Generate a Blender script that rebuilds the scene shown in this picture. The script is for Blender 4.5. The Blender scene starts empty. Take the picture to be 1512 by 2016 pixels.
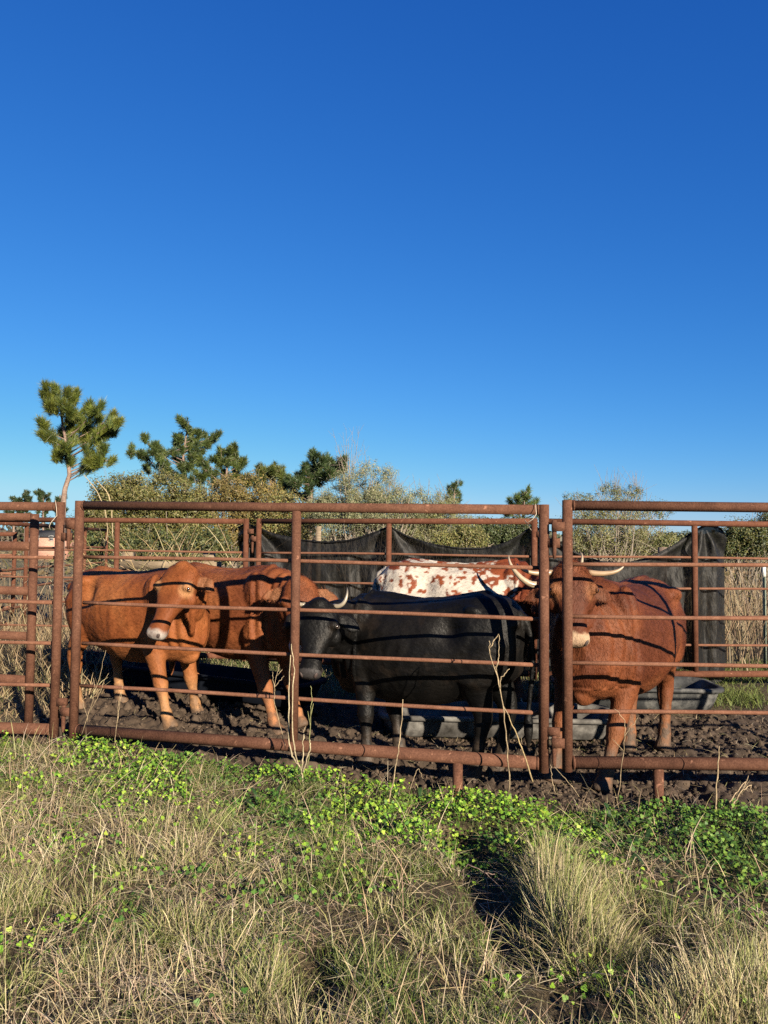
import bpy, math, random
import numpy as np
from mathutils import Vector, Matrix, noise as mnoise

# ------------------------------------------------------------------ camera, sky, sun
SC = bpy.context.scene
COL = SC.collection
EYE = 1.5
F = 1516.0
PITCH = math.radians(2.53)
ROLL = math.radians(0.6)
fwd = np.array([0, math.cos(PITCH), math.sin(PITCH)])
up0 = np.array([0, -math.sin(PITCH), math.cos(PITCH)])
rt0 = np.array([1.0, 0, 0])
CR = rt0 * math.cos(ROLL) + up0 * math.sin(ROLL)
CU = up0 * math.cos(ROLL) - rt0 * math.sin(ROLL)
cam_d = bpy.data.cameras.new("camera")
cam = bpy.data.objects.new("camera", cam_d)
COL.objects.link(cam)
cam_d.sensor_fit = 'HORIZONTAL'
cam_d.sensor_width = 36
cam_d.lens = 36 * F / 1512
cam_d.clip_end = 5000
cam_d.clip_start = 0.05
cam.matrix_world = Matrix(((CR[0], CU[0], -fwd[0], 0), (CR[1], CU[1], -fwd[1], 0), (CR[2], CU[2], -fwd[2], EYE), (0, 0, 0, 1)))
SC.camera = cam

SUN_EL = math.radians(19.5)
SUN_AZ = math.radians(151)          # clockwise from +Y
w = bpy.data.worlds.new("World")
SC.world = w
w.use_nodes = True
nt = w.node_tree
sk = nt.nodes.new('ShaderNodeTexSky')
sk.sky_type = 'NISHITA'
sk.sun_disc = False
sk.sun_elevation = SUN_EL
sk.sun_rotation = SUN_AZ
sk.dust_density = 0
sk.ozone_density = 8
sp = nt.nodes.new('ShaderNodeSeparateColor')
nt.links.new(sk.outputs[0], sp.inputs[0])
cb = nt.nodes.new('ShaderNodeCombineColor')
for i, (a, g, top, k) in enumerate(((0.229, 1.488, 0.42, .61), (0.144, 1.036, 0.74, .825), (0.1149, .675, 0.90, 1.036))):
    m1 = nt.nodes.new('ShaderNodeMath'); m1.operation = 'MULTIPLY'; m1.inputs[1].default_value = a
    m2 = nt.nodes.new('ShaderNodeMath'); m2.operation = 'POWER'; m2.inputs[1].default_value = g
    m5 = nt.nodes.new('ShaderNodeMath'); m5.operation = 'MULTIPLY'; m5.inputs[1].default_value = k
    m3 = nt.nodes.new('ShaderNodeMath'); m3.operation = 'SMOOTH_MIN'; m3.inputs[1].default_value = top; m3.inputs[2].default_value = 0.12
    m4 = nt.nodes.new('ShaderNodeMath'); m4.operation = 'MULTIPLY'; m4.inputs[1].default_value = 5.946
    nt.links.new(sp.outputs[i], m1.inputs[0]); nt.links.new(m1.outputs[0], m2.inputs[0])
    nt.links.new(m2.outputs[0], m5.inputs[0]); nt.links.new(m5.outputs[0], m3.inputs[0]); nt.links.new(m3.outputs[0], m4.inputs[0])
    nt.links.new(m4.outputs[0], cb.inputs[i])
nt.links.new(cb.outputs[0], nt.nodes['Background'].inputs[0])
nt.nodes['Background'].inputs[1].default_value = 0.05

sd = bpy.data.lights.new("sun", 'SUN')
sd.energy = 5.0
sd.angle = math.radians(0.5)
sd.color = (1.0, 0.87, 0.69)
so = bpy.data.objects.new("sun", sd)
COL.objects.link(so)
sdir = Vector((math.sin(SUN_AZ) * math.cos(SUN_EL), math.cos(SUN_AZ) * math.cos(SUN_EL), math.sin(SUN_EL)))
so.rotation_euler = sdir.to_track_quat('Z', 'Y').to_euler()

vs = SC.view_settings
vs.view_transform = 'Standard'
try:
    vs.look = 'None'
except Exception:
    pass
vs.exposure = 1.75
vs.gamma = 1.0
SC.render.engine = 'CYCLES'
SC.cycles.max_bounces = 5
SC.cycles.diffuse_bounces = 1
SC.cycles.glossy_bounces = 2
SC.cycles.transparent_max_bounces = 8
SC.cycles.use_denoising = False

ALB = 0.60            # base colours below were balanced for one stop less exposure
rng = np.random.default_rng(7)
random.seed(7)

# ------------------------------------------------------------------ helpers
def at(u, v, Y):
    """world point seen at photo pixel (u, v) at distance Y in front of the camera"""
    r = fwd + CR * ((u - 756) / F) - CU * ((v - 1008) / F)
    t = Y / r[1]
    return np.array([r[0] * t, Y, EYE + r[2] * t])

def V3(*a):
    return np.array(a, float)

def unit(a):
    a = np.asarray(a, float)
    return a / (np.linalg.norm(a) + 1e-12)

def ss(x, a, b):
    t = np.clip((x - a) / (b - a), 0, 1)
    return t * t * (3 - 2 * t)

_P = np.random.default_rng(3).permutation(4096)
_G = np.random.default_rng(4).random(4096)
def vnoise(x, y, z=None):
    """value noise, vectorised, 0..1"""
    x = np.asarray(x, float); y = np.asarray(y, float)
    z = np.zeros_like(x) if z is None else np.asarray(z, float)
    xi = np.floor(x).astype(int); yi = np.floor(y).astype(int); zi = np.floor(z).astype(int)
    fx = x - xi; fy = y - yi; fz = z - zi
    fx = fx * fx * (3 - 2 * fx); fy = fy * fy * (3 - 2 * fy); fz = fz * fz * (3 - 2 * fz)
    def h(a, b, c):
        return _G[_P[(_P[(_P[a & 4095] + b) & 4095] + c) & 4095]]
    r = 0
    for dx in (0, 1):
        for dy in (0, 1):
            for dz in (0, 1):
                wgt = (fx if dx else 1 - fx) * (fy if dy else 1 - fy) * (fz if dz else 1 - fz)
                r = r + wgt * h(xi + dx, yi + dy, zi + dz)
    return r

def fbm(x, y, z=None, o=4):
    r = 0; a = .5; s = 0
    for i in range(o):
        k = 2.03 ** i
        r = r + a * vnoise(x * k + 17 * i, y * k + 31 * i, None if z is None else z * k + 5 * i); s += a; a *= .5
    return r / s

def tag(o, label=None, cat=None, group=None, kind=None):
    if label: o['label'] = label
    if cat: o['category'] = cat
    if group: o['group'] = group
    if kind: o['kind'] = kind
    return o

def empty(name, loc=(0, 0, 0), rz=0):
    o = bpy.data.objects.new(name, None)
    o.location = loc
    o.rotation_euler = (0, 0, rz)
    o.empty_display_size = .1
    COL.objects.link(o)
    return o

def fast_mesh(name, V, faces, mat, cols=None, smooth=False, parent=None, mats=None, midx=None, normals=None):
    """faces: list of (M,k) int arrays"""
    me = bpy.data.meshes.new(name)
    V = np.ascontiguousarray(V, np.float32)
    me.vertices.add(len(V))
    me.vertices.foreach_set('co', V.ravel())
    faces = [np.asarray(f, np.int32) for f in faces if len(f)]
    nl = sum(f.size for f in faces); npoly = sum(len(f) for f in faces)
    me.loops.add(nl)
    me.loops.foreach_set('vertex_index', np.concatenate([f.ravel() for f in faces]))
    me.polygons.add(npoly)
    tot = np.concatenate([np.full(len(f), f.shape[1], np.int32) for f in faces])
    st = np.concatenate([[0], np.cumsum(tot)[:-1]]).astype(np.int32)
    me.polygons.foreach_set('loop_start', st)
    try:
        me.polygons.foreach_set('loop_total', tot)
    except Exception:
        pass
    if smooth:
        me.polygons.foreach_set('use_smooth', np.ones(npoly, bool))
    for m in ([mat] if mats is None else mats):
        me.materials.append(m)
    if midx is not None:
        me.polygons.foreach_set('material_index', np.asarray(midx, np.int32))
    if cols is not None:
        a = me.attributes.new('Col', 'FLOAT_COLOR', 'POINT')
        c = np.ones((len(V), 4), np.float32); c[:, :3] = cols
        a.data.foreach_set('color', c.ravel())
    me.update(calc_edges=True)
    if normals is not None:
        me.normals_split_custom_set_from_vertices(np.asarray(normals, np.float32).tolist())
    o = bpy.data.objects.new(name, me)
    COL.objects.link(o)
    if parent is not None:
        o.parent = parent
    return o

class MB:
    """collects shapes for one mesh"""
    def __init__(s):
        s.v = []; s.f = {}; s.c = []; s.n = 0
    def add(s, V, faces, col=None):
        V = np.asarray(V, float)
        s.v.append(V)
        for f in faces:
            f = np.asarray(f, int)
            if len(f):
                s.f.setdefault(f.shape[1], []).append(f + s.n)
        s.c.append(np.tile(col if col is not None else (1, 1, 1), (len(V), 1)) if np.ndim(col) < 2 else col)
        s.n += len(V)
        return s
    def tube(s, pts, rad, seg=12, col=None, cap=True):
        pts = np.asarray(pts, float)
        rad = np.broadcast_to(np.asarray(rad, float), (len(pts),))
        tg = np.gradient(pts, axis=0)
        tg /= np.linalg.norm(tg, axis=1, keepdims=True) + 1e-12
        ref = np.array([0, 0, 1.0]) if abs(tg[0, 2]) < .9 else np.array([1.0, 0, 0])
        V = []
        a = np.arange(seg) * 2 * math.pi / seg
        for i in range(len(pts)):
            x = unit(np.cross(ref, tg[i])); y = np.cross(tg[i], x)
            ref = y if abs(np.dot(y, tg[i])) < .5 else ref
            V.append(pts[i] + rad[i] * (np.cos(a)[:, None] * x + np.sin(a)[:, None] * y))
            ref = np.cross(tg[i], x)
        V = np.concatenate(V)
        n = len(pts)
        i, j = np.meshgrid(np.arange(n - 1), np.arange(seg), indexing='ij')
        q = np.stack([i * seg + j, i * seg + (j + 1) % seg, (i + 1) * seg + (j + 1) % seg, (i + 1) * seg + j], -1).reshape(-1, 4)
        fs = [q]
        if cap:
            fs.append(np.arange(seg)[::-1][None]); fs.append(((n - 1) * seg + np.arange(seg))[None])
        return s.add(V, fs, col)
    def box(s, c, size, R=None, col=None, bev=0.0):
        x, y, z = np.asarray(size) / 2
        V = np.array([[sx * x, sy * y, sz * z] for sx in (-1, 1) for sy in (-1, 1) for sz in (-1, 1)])
        if R is not None: V = V @ np.asarray(R).T
        f = np.array([[0, 1, 3, 2], [4, 6, 7, 5], [0, 4, 5, 1], [2, 3, 7, 6], [0, 2, 6, 4], [1, 5, 7, 3]])
        return s.add(V + np.asarray(c), [f], col)
    def sphere(s, c, r, R=None, nu=14, nv=9, col=None):
        r = np.broadcast_to(np.asarray(r, float), (3,))
        th = np.linspace(0, math.pi, nv + 1)[1:-1]; ph = np.arange(nu) * 2 * math.pi / nu
        V = np.array([[math.sin(t) * math.cos(p), math.sin(t) * math.sin(p), math.cos(t)] for t in th for p in ph] + [[0, 0, 1], [0, 0, -1]]) * r
        if R is not None: V = V @ np.asarray(R).T
        m = nv - 1
        i, j = np.meshgrid(np.arange(m - 1), np.arange(nu), indexing='ij')
        q = np.stack([i * nu + j, (i + 1) * nu + j, (i + 1) * nu + (j + 1) % nu, i * nu + (j + 1) % nu], -1).reshape(-1, 4)
        t1 = np.stack([np.full(nu, m * nu), np.arange(nu), (np.arange(nu) + 1) % nu], -1)
        t2 = np.stack([np.full(nu, m * nu + 1), (m - 1) * nu + (np.arange(nu) + 1) % nu, (m - 1) * nu + np.arange(nu)], -1)
        return s.add(V + np.asarray(c), [q, t1, t2], col)
    def loft(s, st, n=20, col=None, pw=2.0):
        """st: list of (centre, side_vec, up_vec, w, h_up, h_dn)"""
        a = np.arange(n) * 2 * math.pi / n
        ca, sa = np.cos(a), np.sin(a)
        k = 2.0 / pw
        xx = np.sign(ca) * np.abs(ca) ** k; yy = np.sign(sa) * np.abs(sa) ** k
        V = []
        for c, sv, uv, wd, hu, hd in st:
            V.append(np.asarray(c) + xx[:, None] * wd * np.asarray(sv) + (yy * np.where(yy > 0, hu, hd))[:, None] * np.asarray(uv))
        m = len(st)
        V = np.concatenate(V + [np.array([st[0][0], st[-1][0]], float)])
        i, j = np.meshgrid(np.arange(m - 1), np.arange(n), indexing='ij')
        q = np.stack([i * n + j, i * n + (j + 1) % n, (i + 1) * n + (j + 1) % n, (i + 1) * n + j], -1).reshape(-1, 4)
        t1 = np.stack([np.full(n, m * n), (np.arange(n) + 1) % n, np.arange(n)], -1)
        t2 = np.stack([np.full(n, m * n + 1), (m - 1) * n + np.arange(n), (m - 1) * n + (np.arange(n) + 1) % n], -1)
        return s.add(V, [q, t1, t2], col)
    def build(s, name, mat, parent=None, smooth=True, col=False):
        o = fast_mesh(name, np.concatenate(s.v), [np.concatenate(f) for f in s.f.values()], mat, np.concatenate(s.c) if col else None, smooth, parent)
        return o

# ------------------------------------------------------------------ materials
def mat_new(name):
    m = bpy.data.materials.new(name); m.use_nodes = True
    nt = m.node_tree; b = nt.nodes['Principled BSDF']
    return m, nt, b

def N(nt, t, **kw):
    n = nt.nodes.new(t)
    for k, v in kw.items():
        if k.startswith('i_'):
            n.inputs[k[2:].replace('_', ' ')].default_value = v
        else:
            setattr(n, k, v)
    return n

def ramp(nt, stops, k=1.0):
    r = nt.nodes.new('ShaderNodeValToRGB')
    el = r.color_ramp.elements
    while len(el) < len(stops): el.new(.5)
    for e, (p, c) in zip(el, stops):
        e.position = p; e.color = (*[x * k for x in c[:3]], 1)
    return r

def bump(nt, b, src, strength, dist):
    bp = N(nt, 'ShaderNodeBump'); bp.inputs['Strength'].default_value = strength; bp.inputs['Distance'].default_value = dist
    nt.links.new(src, bp.inputs['Height']); nt.links.new(bp.outputs[0], b.inputs['Normal'])

def noise_mat(name, stops, scale, rough=.8, bstr=.3, bdist=.01, detail=6, spec=.3, scale2=None, coord='Object', stretch=(1, 1, 1)):
    m, nt, b = mat_new(name)
    tc = N(nt, 'ShaderNodeTexCoord'); mp = N(nt, 'ShaderNodeMapping'); mp.inputs['Scale'].default_value = stretch
    nt.links.new(tc.outputs[coord], mp.inputs[0])
    n1 = N(nt, 'ShaderNodeTexNoise'); n1.inputs['Scale'].default_value = scale; n1.inputs['Detail'].default_value = detail; n1.inputs['Roughness'].default_value = .65
    nt.links.new(mp.outputs[0], n1.inputs['Vector'])
    r = ramp(nt, stops, ALB); nt.links.new(n1.outputs['Fac'], r.inputs[0]); nt.links.new(r.outputs[0], b.inputs['Base Color'])
    n2 = N(nt, 'ShaderNodeTexNoise'); n2.inputs['Scale'].default_value = scale2 or scale * 3; n2.inputs['Detail'].default_value = 5
    nt.links.new(mp.outputs[0], n2.inputs['Vector'])
    bump(nt, b, n2.outputs['Fac'], bstr, bdist)
    b.inputs['Roughness'].default_value = rough
    b.inputs['Specular IOR Level'].default_value = spec
    return m

def rust_mat(name, base=(.20, .066, .038), light=(.30, .125, .085), dark=(.095, .034, .024)):
    m, nt, b = mat_new(name)
    tc = N(nt, 'ShaderNodeTexCoord')
    n1 = N(nt, 'ShaderNodeTexNoise'); n1.inputs['Scale'].default_value = 9; n1.inputs['Detail'].default_value = 10; n1.inputs['Roughness'].default_value = .75
    n2 = N(nt, 'ShaderNodeTexNoise'); n2.inputs['Scale'].default_value = 110; n2.inputs['Detail'].default_value = 4
    n3 = N(nt, 'ShaderNodeTexNoise'); n3.inputs['Scale'].default_value = 26; n3.inputs['Detail'].default_value = 3
    for n in (n1, n2, n3): nt.links.new(tc.outputs['Object'], n.inputs['Vector'])
    ad = N(nt, 'ShaderNodeMath', operation='MULTIPLY_ADD'); ad.inputs[1].default_value = .45
    nt.links.new(n2.outputs['Fac'], ad.inputs[0])
    sc = N(nt, 'ShaderNodeMath', operation='MULTIPLY'); sc.inputs[1].default_value = .62
    nt.links.new(n1.outputs['Fac'], sc.inputs[0]); nt.links.new(sc.outputs[0], ad.inputs[2])
    r = ramp(nt, [(.28, dark), (.5, base), (.72, light)], ALB)
    nt.links.new(ad.outputs[0], r.inputs[0])
    # pale scuffs where the pipe was scraped
    r2 = ramp(nt, [(.66, (0, 0, 0)), (.74, (.8, .8, .8))]); nt.links.new(n3.outputs['Fac'], r2.inputs[0])
    mx = N(nt, 'ShaderNodeMix', data_type='RGBA'); mx.inputs[7].default_value = (.18, .09, .057, 1)
    nt.links.new(r2.outputs[0], mx.inputs[0]); nt.links.new(r.outputs[0], mx.inputs[6])
    nt.links.new(mx.outputs[2], b.inputs['Base Color'])
    bump(nt, b, n2.outputs['Fac'], .35, .004)
    b.inputs['Roughness'].default_value = .85
    b.inputs['Specular IOR Level'].default_value = .12
    return m

def attr_mat(name, rough=.6, spec=.3, trans=0.0, var=.0, vscale=40, sheen=0):
    m, nt, b = mat_new(name)
    at_ = N(nt, 'ShaderNodeAttribute', attribute_name='Col')
    v0 = N(nt, 'ShaderNodeVectorMath', operation='SCALE'); v0.inputs['Scale'].default_value = ALB
    nt.links.new(at_.outputs['Color'], v0.inputs[0])
    src = v0.outputs[0]
    if var:
        tc = N(nt, 'ShaderNodeTexCoord')
        n1 = N(nt, 'ShaderNodeTexNoise'); n1.inputs['Scale'].default_value = vscale; n1.inputs['Detail'].default_value = 5
        nt.links.new(tc.outputs['Object'], n1.inputs['Vector'])
        mr = N(nt, 'ShaderNodeMapRange'); mr.inputs[1].default_value = .3; mr.inputs[2].default_value = .7
        mr.inputs[3].default_value = 1 - var; mr.inputs[4].default_value = 1 + var
        nt.links.new(n1.outputs['Fac'], mr.inputs[0])
        vm = N(nt, 'ShaderNodeVectorMath', operation='SCALE')
        nt.links.new(src, vm.inputs[0]); nt.links.new(mr.outputs[0], vm.inputs['Scale'])
        src = vm.outputs[0]
    nt.links.new(src, b.inputs['Base Color'])
    b.inputs['Roughness'].default_value = rough
    b.inputs['Specular IOR Level'].default_value = spec
    if sheen:
        b.inputs['Sheen Weight'].default_value = sheen
        b.inputs['Sheen Roughness'].default_value = .4
    if trans:
        tr = N(nt, 'ShaderNodeBsdfTranslucent'); nt.links.new(src, tr.inputs[0])
        ms = N(nt, 'ShaderNodeMixShader'); ms.inputs[0].default_value = trans
        out = nt.nodes['Material Output']
        nt.links.new(b.outputs[0], ms.inputs[1]); nt.links.new(tr.outputs[0], ms.inputs[2]); nt.links.new(ms.outputs[0], out.inputs[0])
    return m

M_RUST = rust_mat('rusty_pipe', (.094, .041, .025), (.168, .080, .049), (.038, .017, .011))
M_ROD = rust_mat('rusty_rod', (.165, .074, .044), (.25, .124, .079), (.08, .034, .022))
M_OLDRUST = rust_mat('old_rusty_pipe', (.10, .038, .021), (.17, .073, .043), (.045, .018, .012))
M_BLADE = attr_mat('grass_blade', .6, .25, .15)
M_LEAF = attr_mat('leaf', .55, .3, .2)
M_NEEDLE = attr_mat('needle', .5, .35, .12)
M_STALK = attr_mat('dry_stalk', .85, .1, 0, .35, 90)
M_BARK = noise_mat('bark', [(.3, (.07, .05, .038)), (.7, (.24, .18, .14))], 14, .9, .6, .02)
M_PINEBARK = noise_mat('pine_bark', [(.3, (.13, .08, .06)), (.7, (.34, .25, .20))], 18, .9, .6, .02)
M_GREYTWIG = noise_mat('grey_twig', [(.3, (.16, .13, .10)), (.7, (.34, .29, .23))], 14, .9, .3, .01)

# ------------------------------------------------------------------ fence geometry (plan)
FA = V3(*at(157, 995, 5.22)[:2], 0); FB = V3(*at(1071, 1004, 4.62)[:2], 0)
def front_y(x):
    """front fence line Y for x"""
    return np.where(x < FA[0], FA[1] + (FA[0] - x) * .06, np.where(x > 1.0, 4.575 + 0 * x, FA[1] + (x - FA[0]) * (FB[1] - FA[1]) / (FB[0] - FA[0])))
BK = [(-4.75, 9.1), (-1.55, 8.82), (1.62, 7.75), (4.95, 7.95)]
def back_y(x):
    return np.interp(x, [p[0] for p in BK], [p[1] for p in BK])

def base_z(x, y):
    x = np.asarray(x, float); y = np.asarray(y, float)
    z = .14 * ss(-x, -0.9, 2.2) * ss(y, 3.0, 5.0)
    z = np.maximum(z, .09 * ss(y, 6.2, 8.0))
    fy = front_y(x)
    pen = ss(y - fy, -.35, .1) * (1 - ss(y, 6.0, 7.2)) * ss(x, -2.5, .6)
    return z - .055 * pen

def g_at(u, v):
    r = fwd + CR * ((u - 756) / F) - CU * ((v - 1008) / F); t = -EYE / r[2]
    return np.array([r[0] * t, r[1] * t])
SHADE_HOLLOWS = [[g_at(*p) for p in l] for l in ([(893, 1650), (935, 1695), (980, 1750), (1000, 1820), (1025, 1885)], [(1225, 1850), (1270, 1880), (1310, 1905), (1340, 1930)], [(595, 1915), (612, 1985)], [(1080, 1985), (1150, 2010)])]  # lines of hollows added for the dark foreground shadow
def shade_hollow(x, y):
    """hollows added between the tall tussocks to make dark shadow patches"""
    r = np.full(np.shape(x), 9.0)
    for l in SHADE_HOLLOWS:
        for a, b in zip(l[:-1], l[1:]):
            d = b - a
            t = np.clip(((x - a[0]) * d[0] + (y - a[1]) * d[1]) / (d @ d), 0, 1)
            r = np.minimum(r, np.hypot(x - a[0] - d[0] * t, y - a[1] - d[1] * t))
    return 1 - ss(r + .08 * (vnoise(x * 14, y * 14) - .5), .06, .16)

def mud_mask(x, y):
    fy = front_y(x); by = back_y(x)
    jag = (fbm(x * 2.5, y * 2.5) - .5)
    lo = fy + .05 - .11 * ss(x, .0, 1.0) + jag * .25
    hi = np.minimum(by - .7, 7.05) + jag * .6
    m = ss(y, lo - .06, lo + .06) * (1 - ss(y, hi - .15, hi + .15))
    return m * ss(x, -2.9, -2.5) 

def ground_z(x, y):
    x = np.asarray(x, float); y = np.asarray(y, float)
    m = mud_mask(x, y)
    z = base_z(x, y) + .03 * (fbm(x * 1.1, y * 1.1) - .5) + .025 * (fbm(x * 4, y * 4 + 9) - .5)
    b = np.abs(fbm(x * 4.2 + 3, y * 4.2, o=3) - .5) * 2
    c = np.abs(fbm(x * 11, y * 11 + 5, o=3) - .5) * 2
    dd = np.abs(vnoise(x * 19, y * 19 + 2) - .5) * 2
    lump = .065 * (b - .22) + .045 * (c - .2) + .030 * (dd - .4) + .024 * (vnoise(x * 33, y * 33) - .5) + .012 * (vnoise(x * 58, y * 58) - .5)
    lump = lump * (.35 + 1.0 * ss(fbm(x * 1.7 + 5, y * 1.7, o=3), .32, .62))
    z = z + m * lump
    z = z - .10 * shade_hollow(x, y)  # ground sunk here to deepen the shade
    far = ss(y, 25, 300)
    return z + far * .6 * (fbm(x * .02, y * .02) - .5)

def axis(lo, hi, step, far_lo, far_hi, g=1.22):
    c = list(np.arange(lo, hi + 1e-6, step))
    s = step; x = hi
    while x < far_hi:
        s *= g; x += s; c.append(x)
    s = step; x = lo; pre = []
    while x > far_lo:
        s *= g; x -= s; pre.append(x)
    return np.array(pre[::-1] + c)

gx = axis(-3.0, 3.5, .0145, -900, 900, 1.25); gy = axis(4.0, 7.1, .0145, -60, 1500, 1.25)
GX, GY = np.meshgrid(gx, gy, indexing='ij')
GZ = ground_z(GX, GY)
nx, ny = GX.shape
i, j = np.meshgrid(np.arange(nx - 1), np.arange(ny - 1), indexing='ij')
q = np.stack([i * ny + j, (i + 1) * ny + j, (i + 1) * ny + j + 1, i * ny + j + 1], -1).reshape(-1, 4)
gm = mud_mask(GX, GY).ravel()

def ground_mat():
    m, nt, b = mat_new('ground_soil')
    a = N(nt, 'ShaderNodeAttribute', attribute_name='Col')
    sp = N(nt, 'ShaderNodeSeparateColor'); nt.links.new(a.outputs['Color'], sp.inputs[0])
    tc = N(nt, 'ShaderNodeTexCoord')
    def nz(scale, det=6):
        n = N(nt, 'ShaderNodeTexNoise'); n.inputs['Scale'].default_value = scale; n.inputs['Detail'].default_value = det; n.inputs['Roughness'].default_value = .65
        nt.links.new(tc.outputs['Object'], n.inputs['Vector']); return n
    n1 = nz(9, 8); n2 = nz(60, 5); n3 = nz(1.3, 4); n4 = nz(.06, 6)
    grass = ramp(nt, [(.3, (.020, .016, .008)), (.5, (.07, .052, .026)), (.7, (.21, .155, .085))], ALB)
    nt.links.new(n2.outputs['Fac'], grass.inputs[0])
    fld = ramp(nt, [(.35, (.10, .095, .04)), (.5, (.19, .15, .075)), (.65, (.12, .12, .045))], ALB)
    nt.links.new(n4.outputs['Fac'], fld.inputs[0])
    mud = ramp(nt, [(.3, (.026, .017, .011)), (.5, (.055, .037, .024)), (.72, (.105, .074, .050))], ALB)
    nt.links.new(n1.outputs['Fac'], mud.inputs[0])
    m0 = N(nt, 'ShaderNodeMix', data_type='RGBA')
    nt.links.new(sp.outputs[1], m0.inputs[0]); nt.links.new(grass.outputs[0], m0.inputs[6]); nt.links.new(fld.outputs[0], m0.inputs[7])
    mx = N(nt, 'ShaderNodeMix', data_type='RGBA')
    nt.links.new(sp.outputs[0], mx.inputs[0]); nt.links.new(m0.outputs[2], mx.inputs[6]); nt.links.new(mud.outputs[0], mx.inputs[7])
    nt.links.new(mx.outputs[2], b.inputs['Base Color'])
    bump(nt, b, n2.outputs['Fac'], .6, .012)
    b.inputs['Roughness'].default_value = .85
    b.inputs['Specular IOR Level'].default_value = .25
    return m
gcol = np.stack([gm, ss(GY.ravel(), 9.5, 16), 0 * gm], -1)
ground = fast_mesh('ground', np.stack([GX, GY, GZ], -1).reshape(-1, 3), [q], ground_mat(), gcol, True)
tag(ground, 'rough meadow ground with trampled brown mud inside the cattle pen', 'ground', kind='structure')
def gz1(x, y):
    return float(ground_z(np.array([x]), np.array([y]))[0])

# ------------------------------------------------------------------ pipe fence panels
R_POST = .0305
def panel(name, A, B, label, zb=(.2, .2), zt=(1.735, 1.735), mid=(.5,), fr=(.19, .377, .563, .77), rpost=R_POST, rrod=.0125, rbot=.037,
          feet=(.8,), mat=M_RUST, rodmat=M_ROD, rod_ext=0, group='rusty pipe panels of the cattle pen', rods=True, post_ext=.05, lugs=(), rodoff=.042):
    A = np.asarray(A, float)[:2]; B = np.asarray(B, float)[:2]
    d = unit(B - A); L = np.linalg.norm(B - A)
    nrm = np.array([-d[1], d[0]])
    root = empty(name, (A[0], A[1], 0))
    tag(root, label, 'fence panel', group)
    def P(t, z, off=0):
        p = A + d * t + nrm * off - A
        return V3(p[0], p[1], z)
    zbo = lambda t: zb[0] + (zb[1] - zb[0]) * t / L
    zto = lambda t: zt[0] + (zt[1] - zt[0]) * t / L
    for t in (0, L):
        MB().tube([P(t, zbo(t) - post_ext), P(t, zto(t) + rpost * 1.0)], rpost, 20).build('post', mat, root)
    for f in mid:
        MB().tube([P(f * L, zbo(f * L) + rbot * .8), P(f * L, zto(f * L) - rpost * .8)], rpost * .97, 18).build('middle_post', mat, root)
    tb = MB().tube([P(rpost * .9, zto(0)), P(L / 2, zto(L / 2)), P(L - rpost * .9, zto(L))], rpost * .985, 20)
    for t in (rpost + .004, L - rpost - .004):      # weld beads
        tb.tube([P(t - .004, zto(t)), P(t + .004, zto(t))], rpost + .003, 16)
    tb.build('top_rail', mat, root)
    bt = MB().tube([P(rpost * .9, zbo(0)), P(L / 2, zbo(L / 2)), P(L - rpost * .9, zbo(L))], rbot, 20)
    for t in (rpost + .004, L - rpost - .004):
        bt.tube([P(t - .005, zbo(t)), P(t + .005, zbo(t))], rbot + .003, 16)
    bt.build('bottom_rail', mat, root)
    if rods:
        for k, f in enumerate(fr):
            n = 13
            ts = np.linspace(rpost * .6, L - rpost * .6, n)
            pts = []
            for t in ts:
                z = zbo(t) + f * (zto(t) - zbo(t)) + .004 * math.sin(t * 2.1 + k * 1.7)
                pts.append(P(t, z, rodoff + .003 * math.sin(t * 1.3 + k)))
            MB().tube(pts, rrod, 10).build('rod_rail', rodmat, root)
    for f in feet:
        t = f * L
        g = gz1(*(A + d * t)) - .12
        MB().tube([P(t, g), P(t, zbo(t) - rbot * .8)], rpost, 16).build('foot_post', mat, root)
    return root, P, d, nrm

R3 = lambda d: np.array([[d[0], -d[1], 0], [d[1], d[0], 0], [0, 0, 1.0]])
def lug(root, P, d, t, z, dirn, pin=None, w=.075, h=.055):
    """steel hinge tab with a rolled sleeve; pin hangs below"""
    m = MB()
    nr = V3(-d[1], d[0], 0)
    m.box(P(t + dirn * (R_POST + w / 2 - .012), z) - nr * .017, (w, .010, h), R3(d))
    c = P(t + dirn * (R_POST + w - .028), z)
    m.tube([c - V3(0, 0, h / 2 - .004), c + V3(0, 0, h / 2 - .004)], .0165, 14)
    o = m.build('hinge_lug', M_RUST, root, smooth=False)
    if pin:
        m = MB()
        m.tube([c + V3(0, 0, h / 2 + .012), c - V3(0, 0, h / 2), c - V3(0, 0, pin * .8), c - V3(0, 0, pin)], [.0145, .0145, .0125, .009], 12)
        m.build('hinge_pin', M_RUST, root)

# middle front panel
pA = FA.copy(); pB = FB.copy()
z_l = (at(160, 1437, 5.22)[2], at(1065, 1503, 4.62)[2]); z_t = (at(160, 995, 5.22)[2], at(1065, 1003.5, 4.62)[2])
P1 = panel('pipe_fence_panel', pA, pB, 'front rusty pipe panel with the black cow standing right behind it', z_l, z_t, mid=(.498,), feet=(.835,))
lug(P1[0], P1[1], P1[2], np.linalg.norm(pB - pA), at(1086, 1069, 4.62)[2], 1)
lug(P1[0], P1[1], P1[2], np.linalg.norm(pB - pA), at(1086, 1439, 4.62)[2], 1)
lug(P1[0], P1[1], P1[2], 0, at(140, 1032, 5.22)[2], -1, .17)
lug(P1[0], P1[1], P1[2], 0, at(136, 1401, 5.22)[2], -1, .14)
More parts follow.
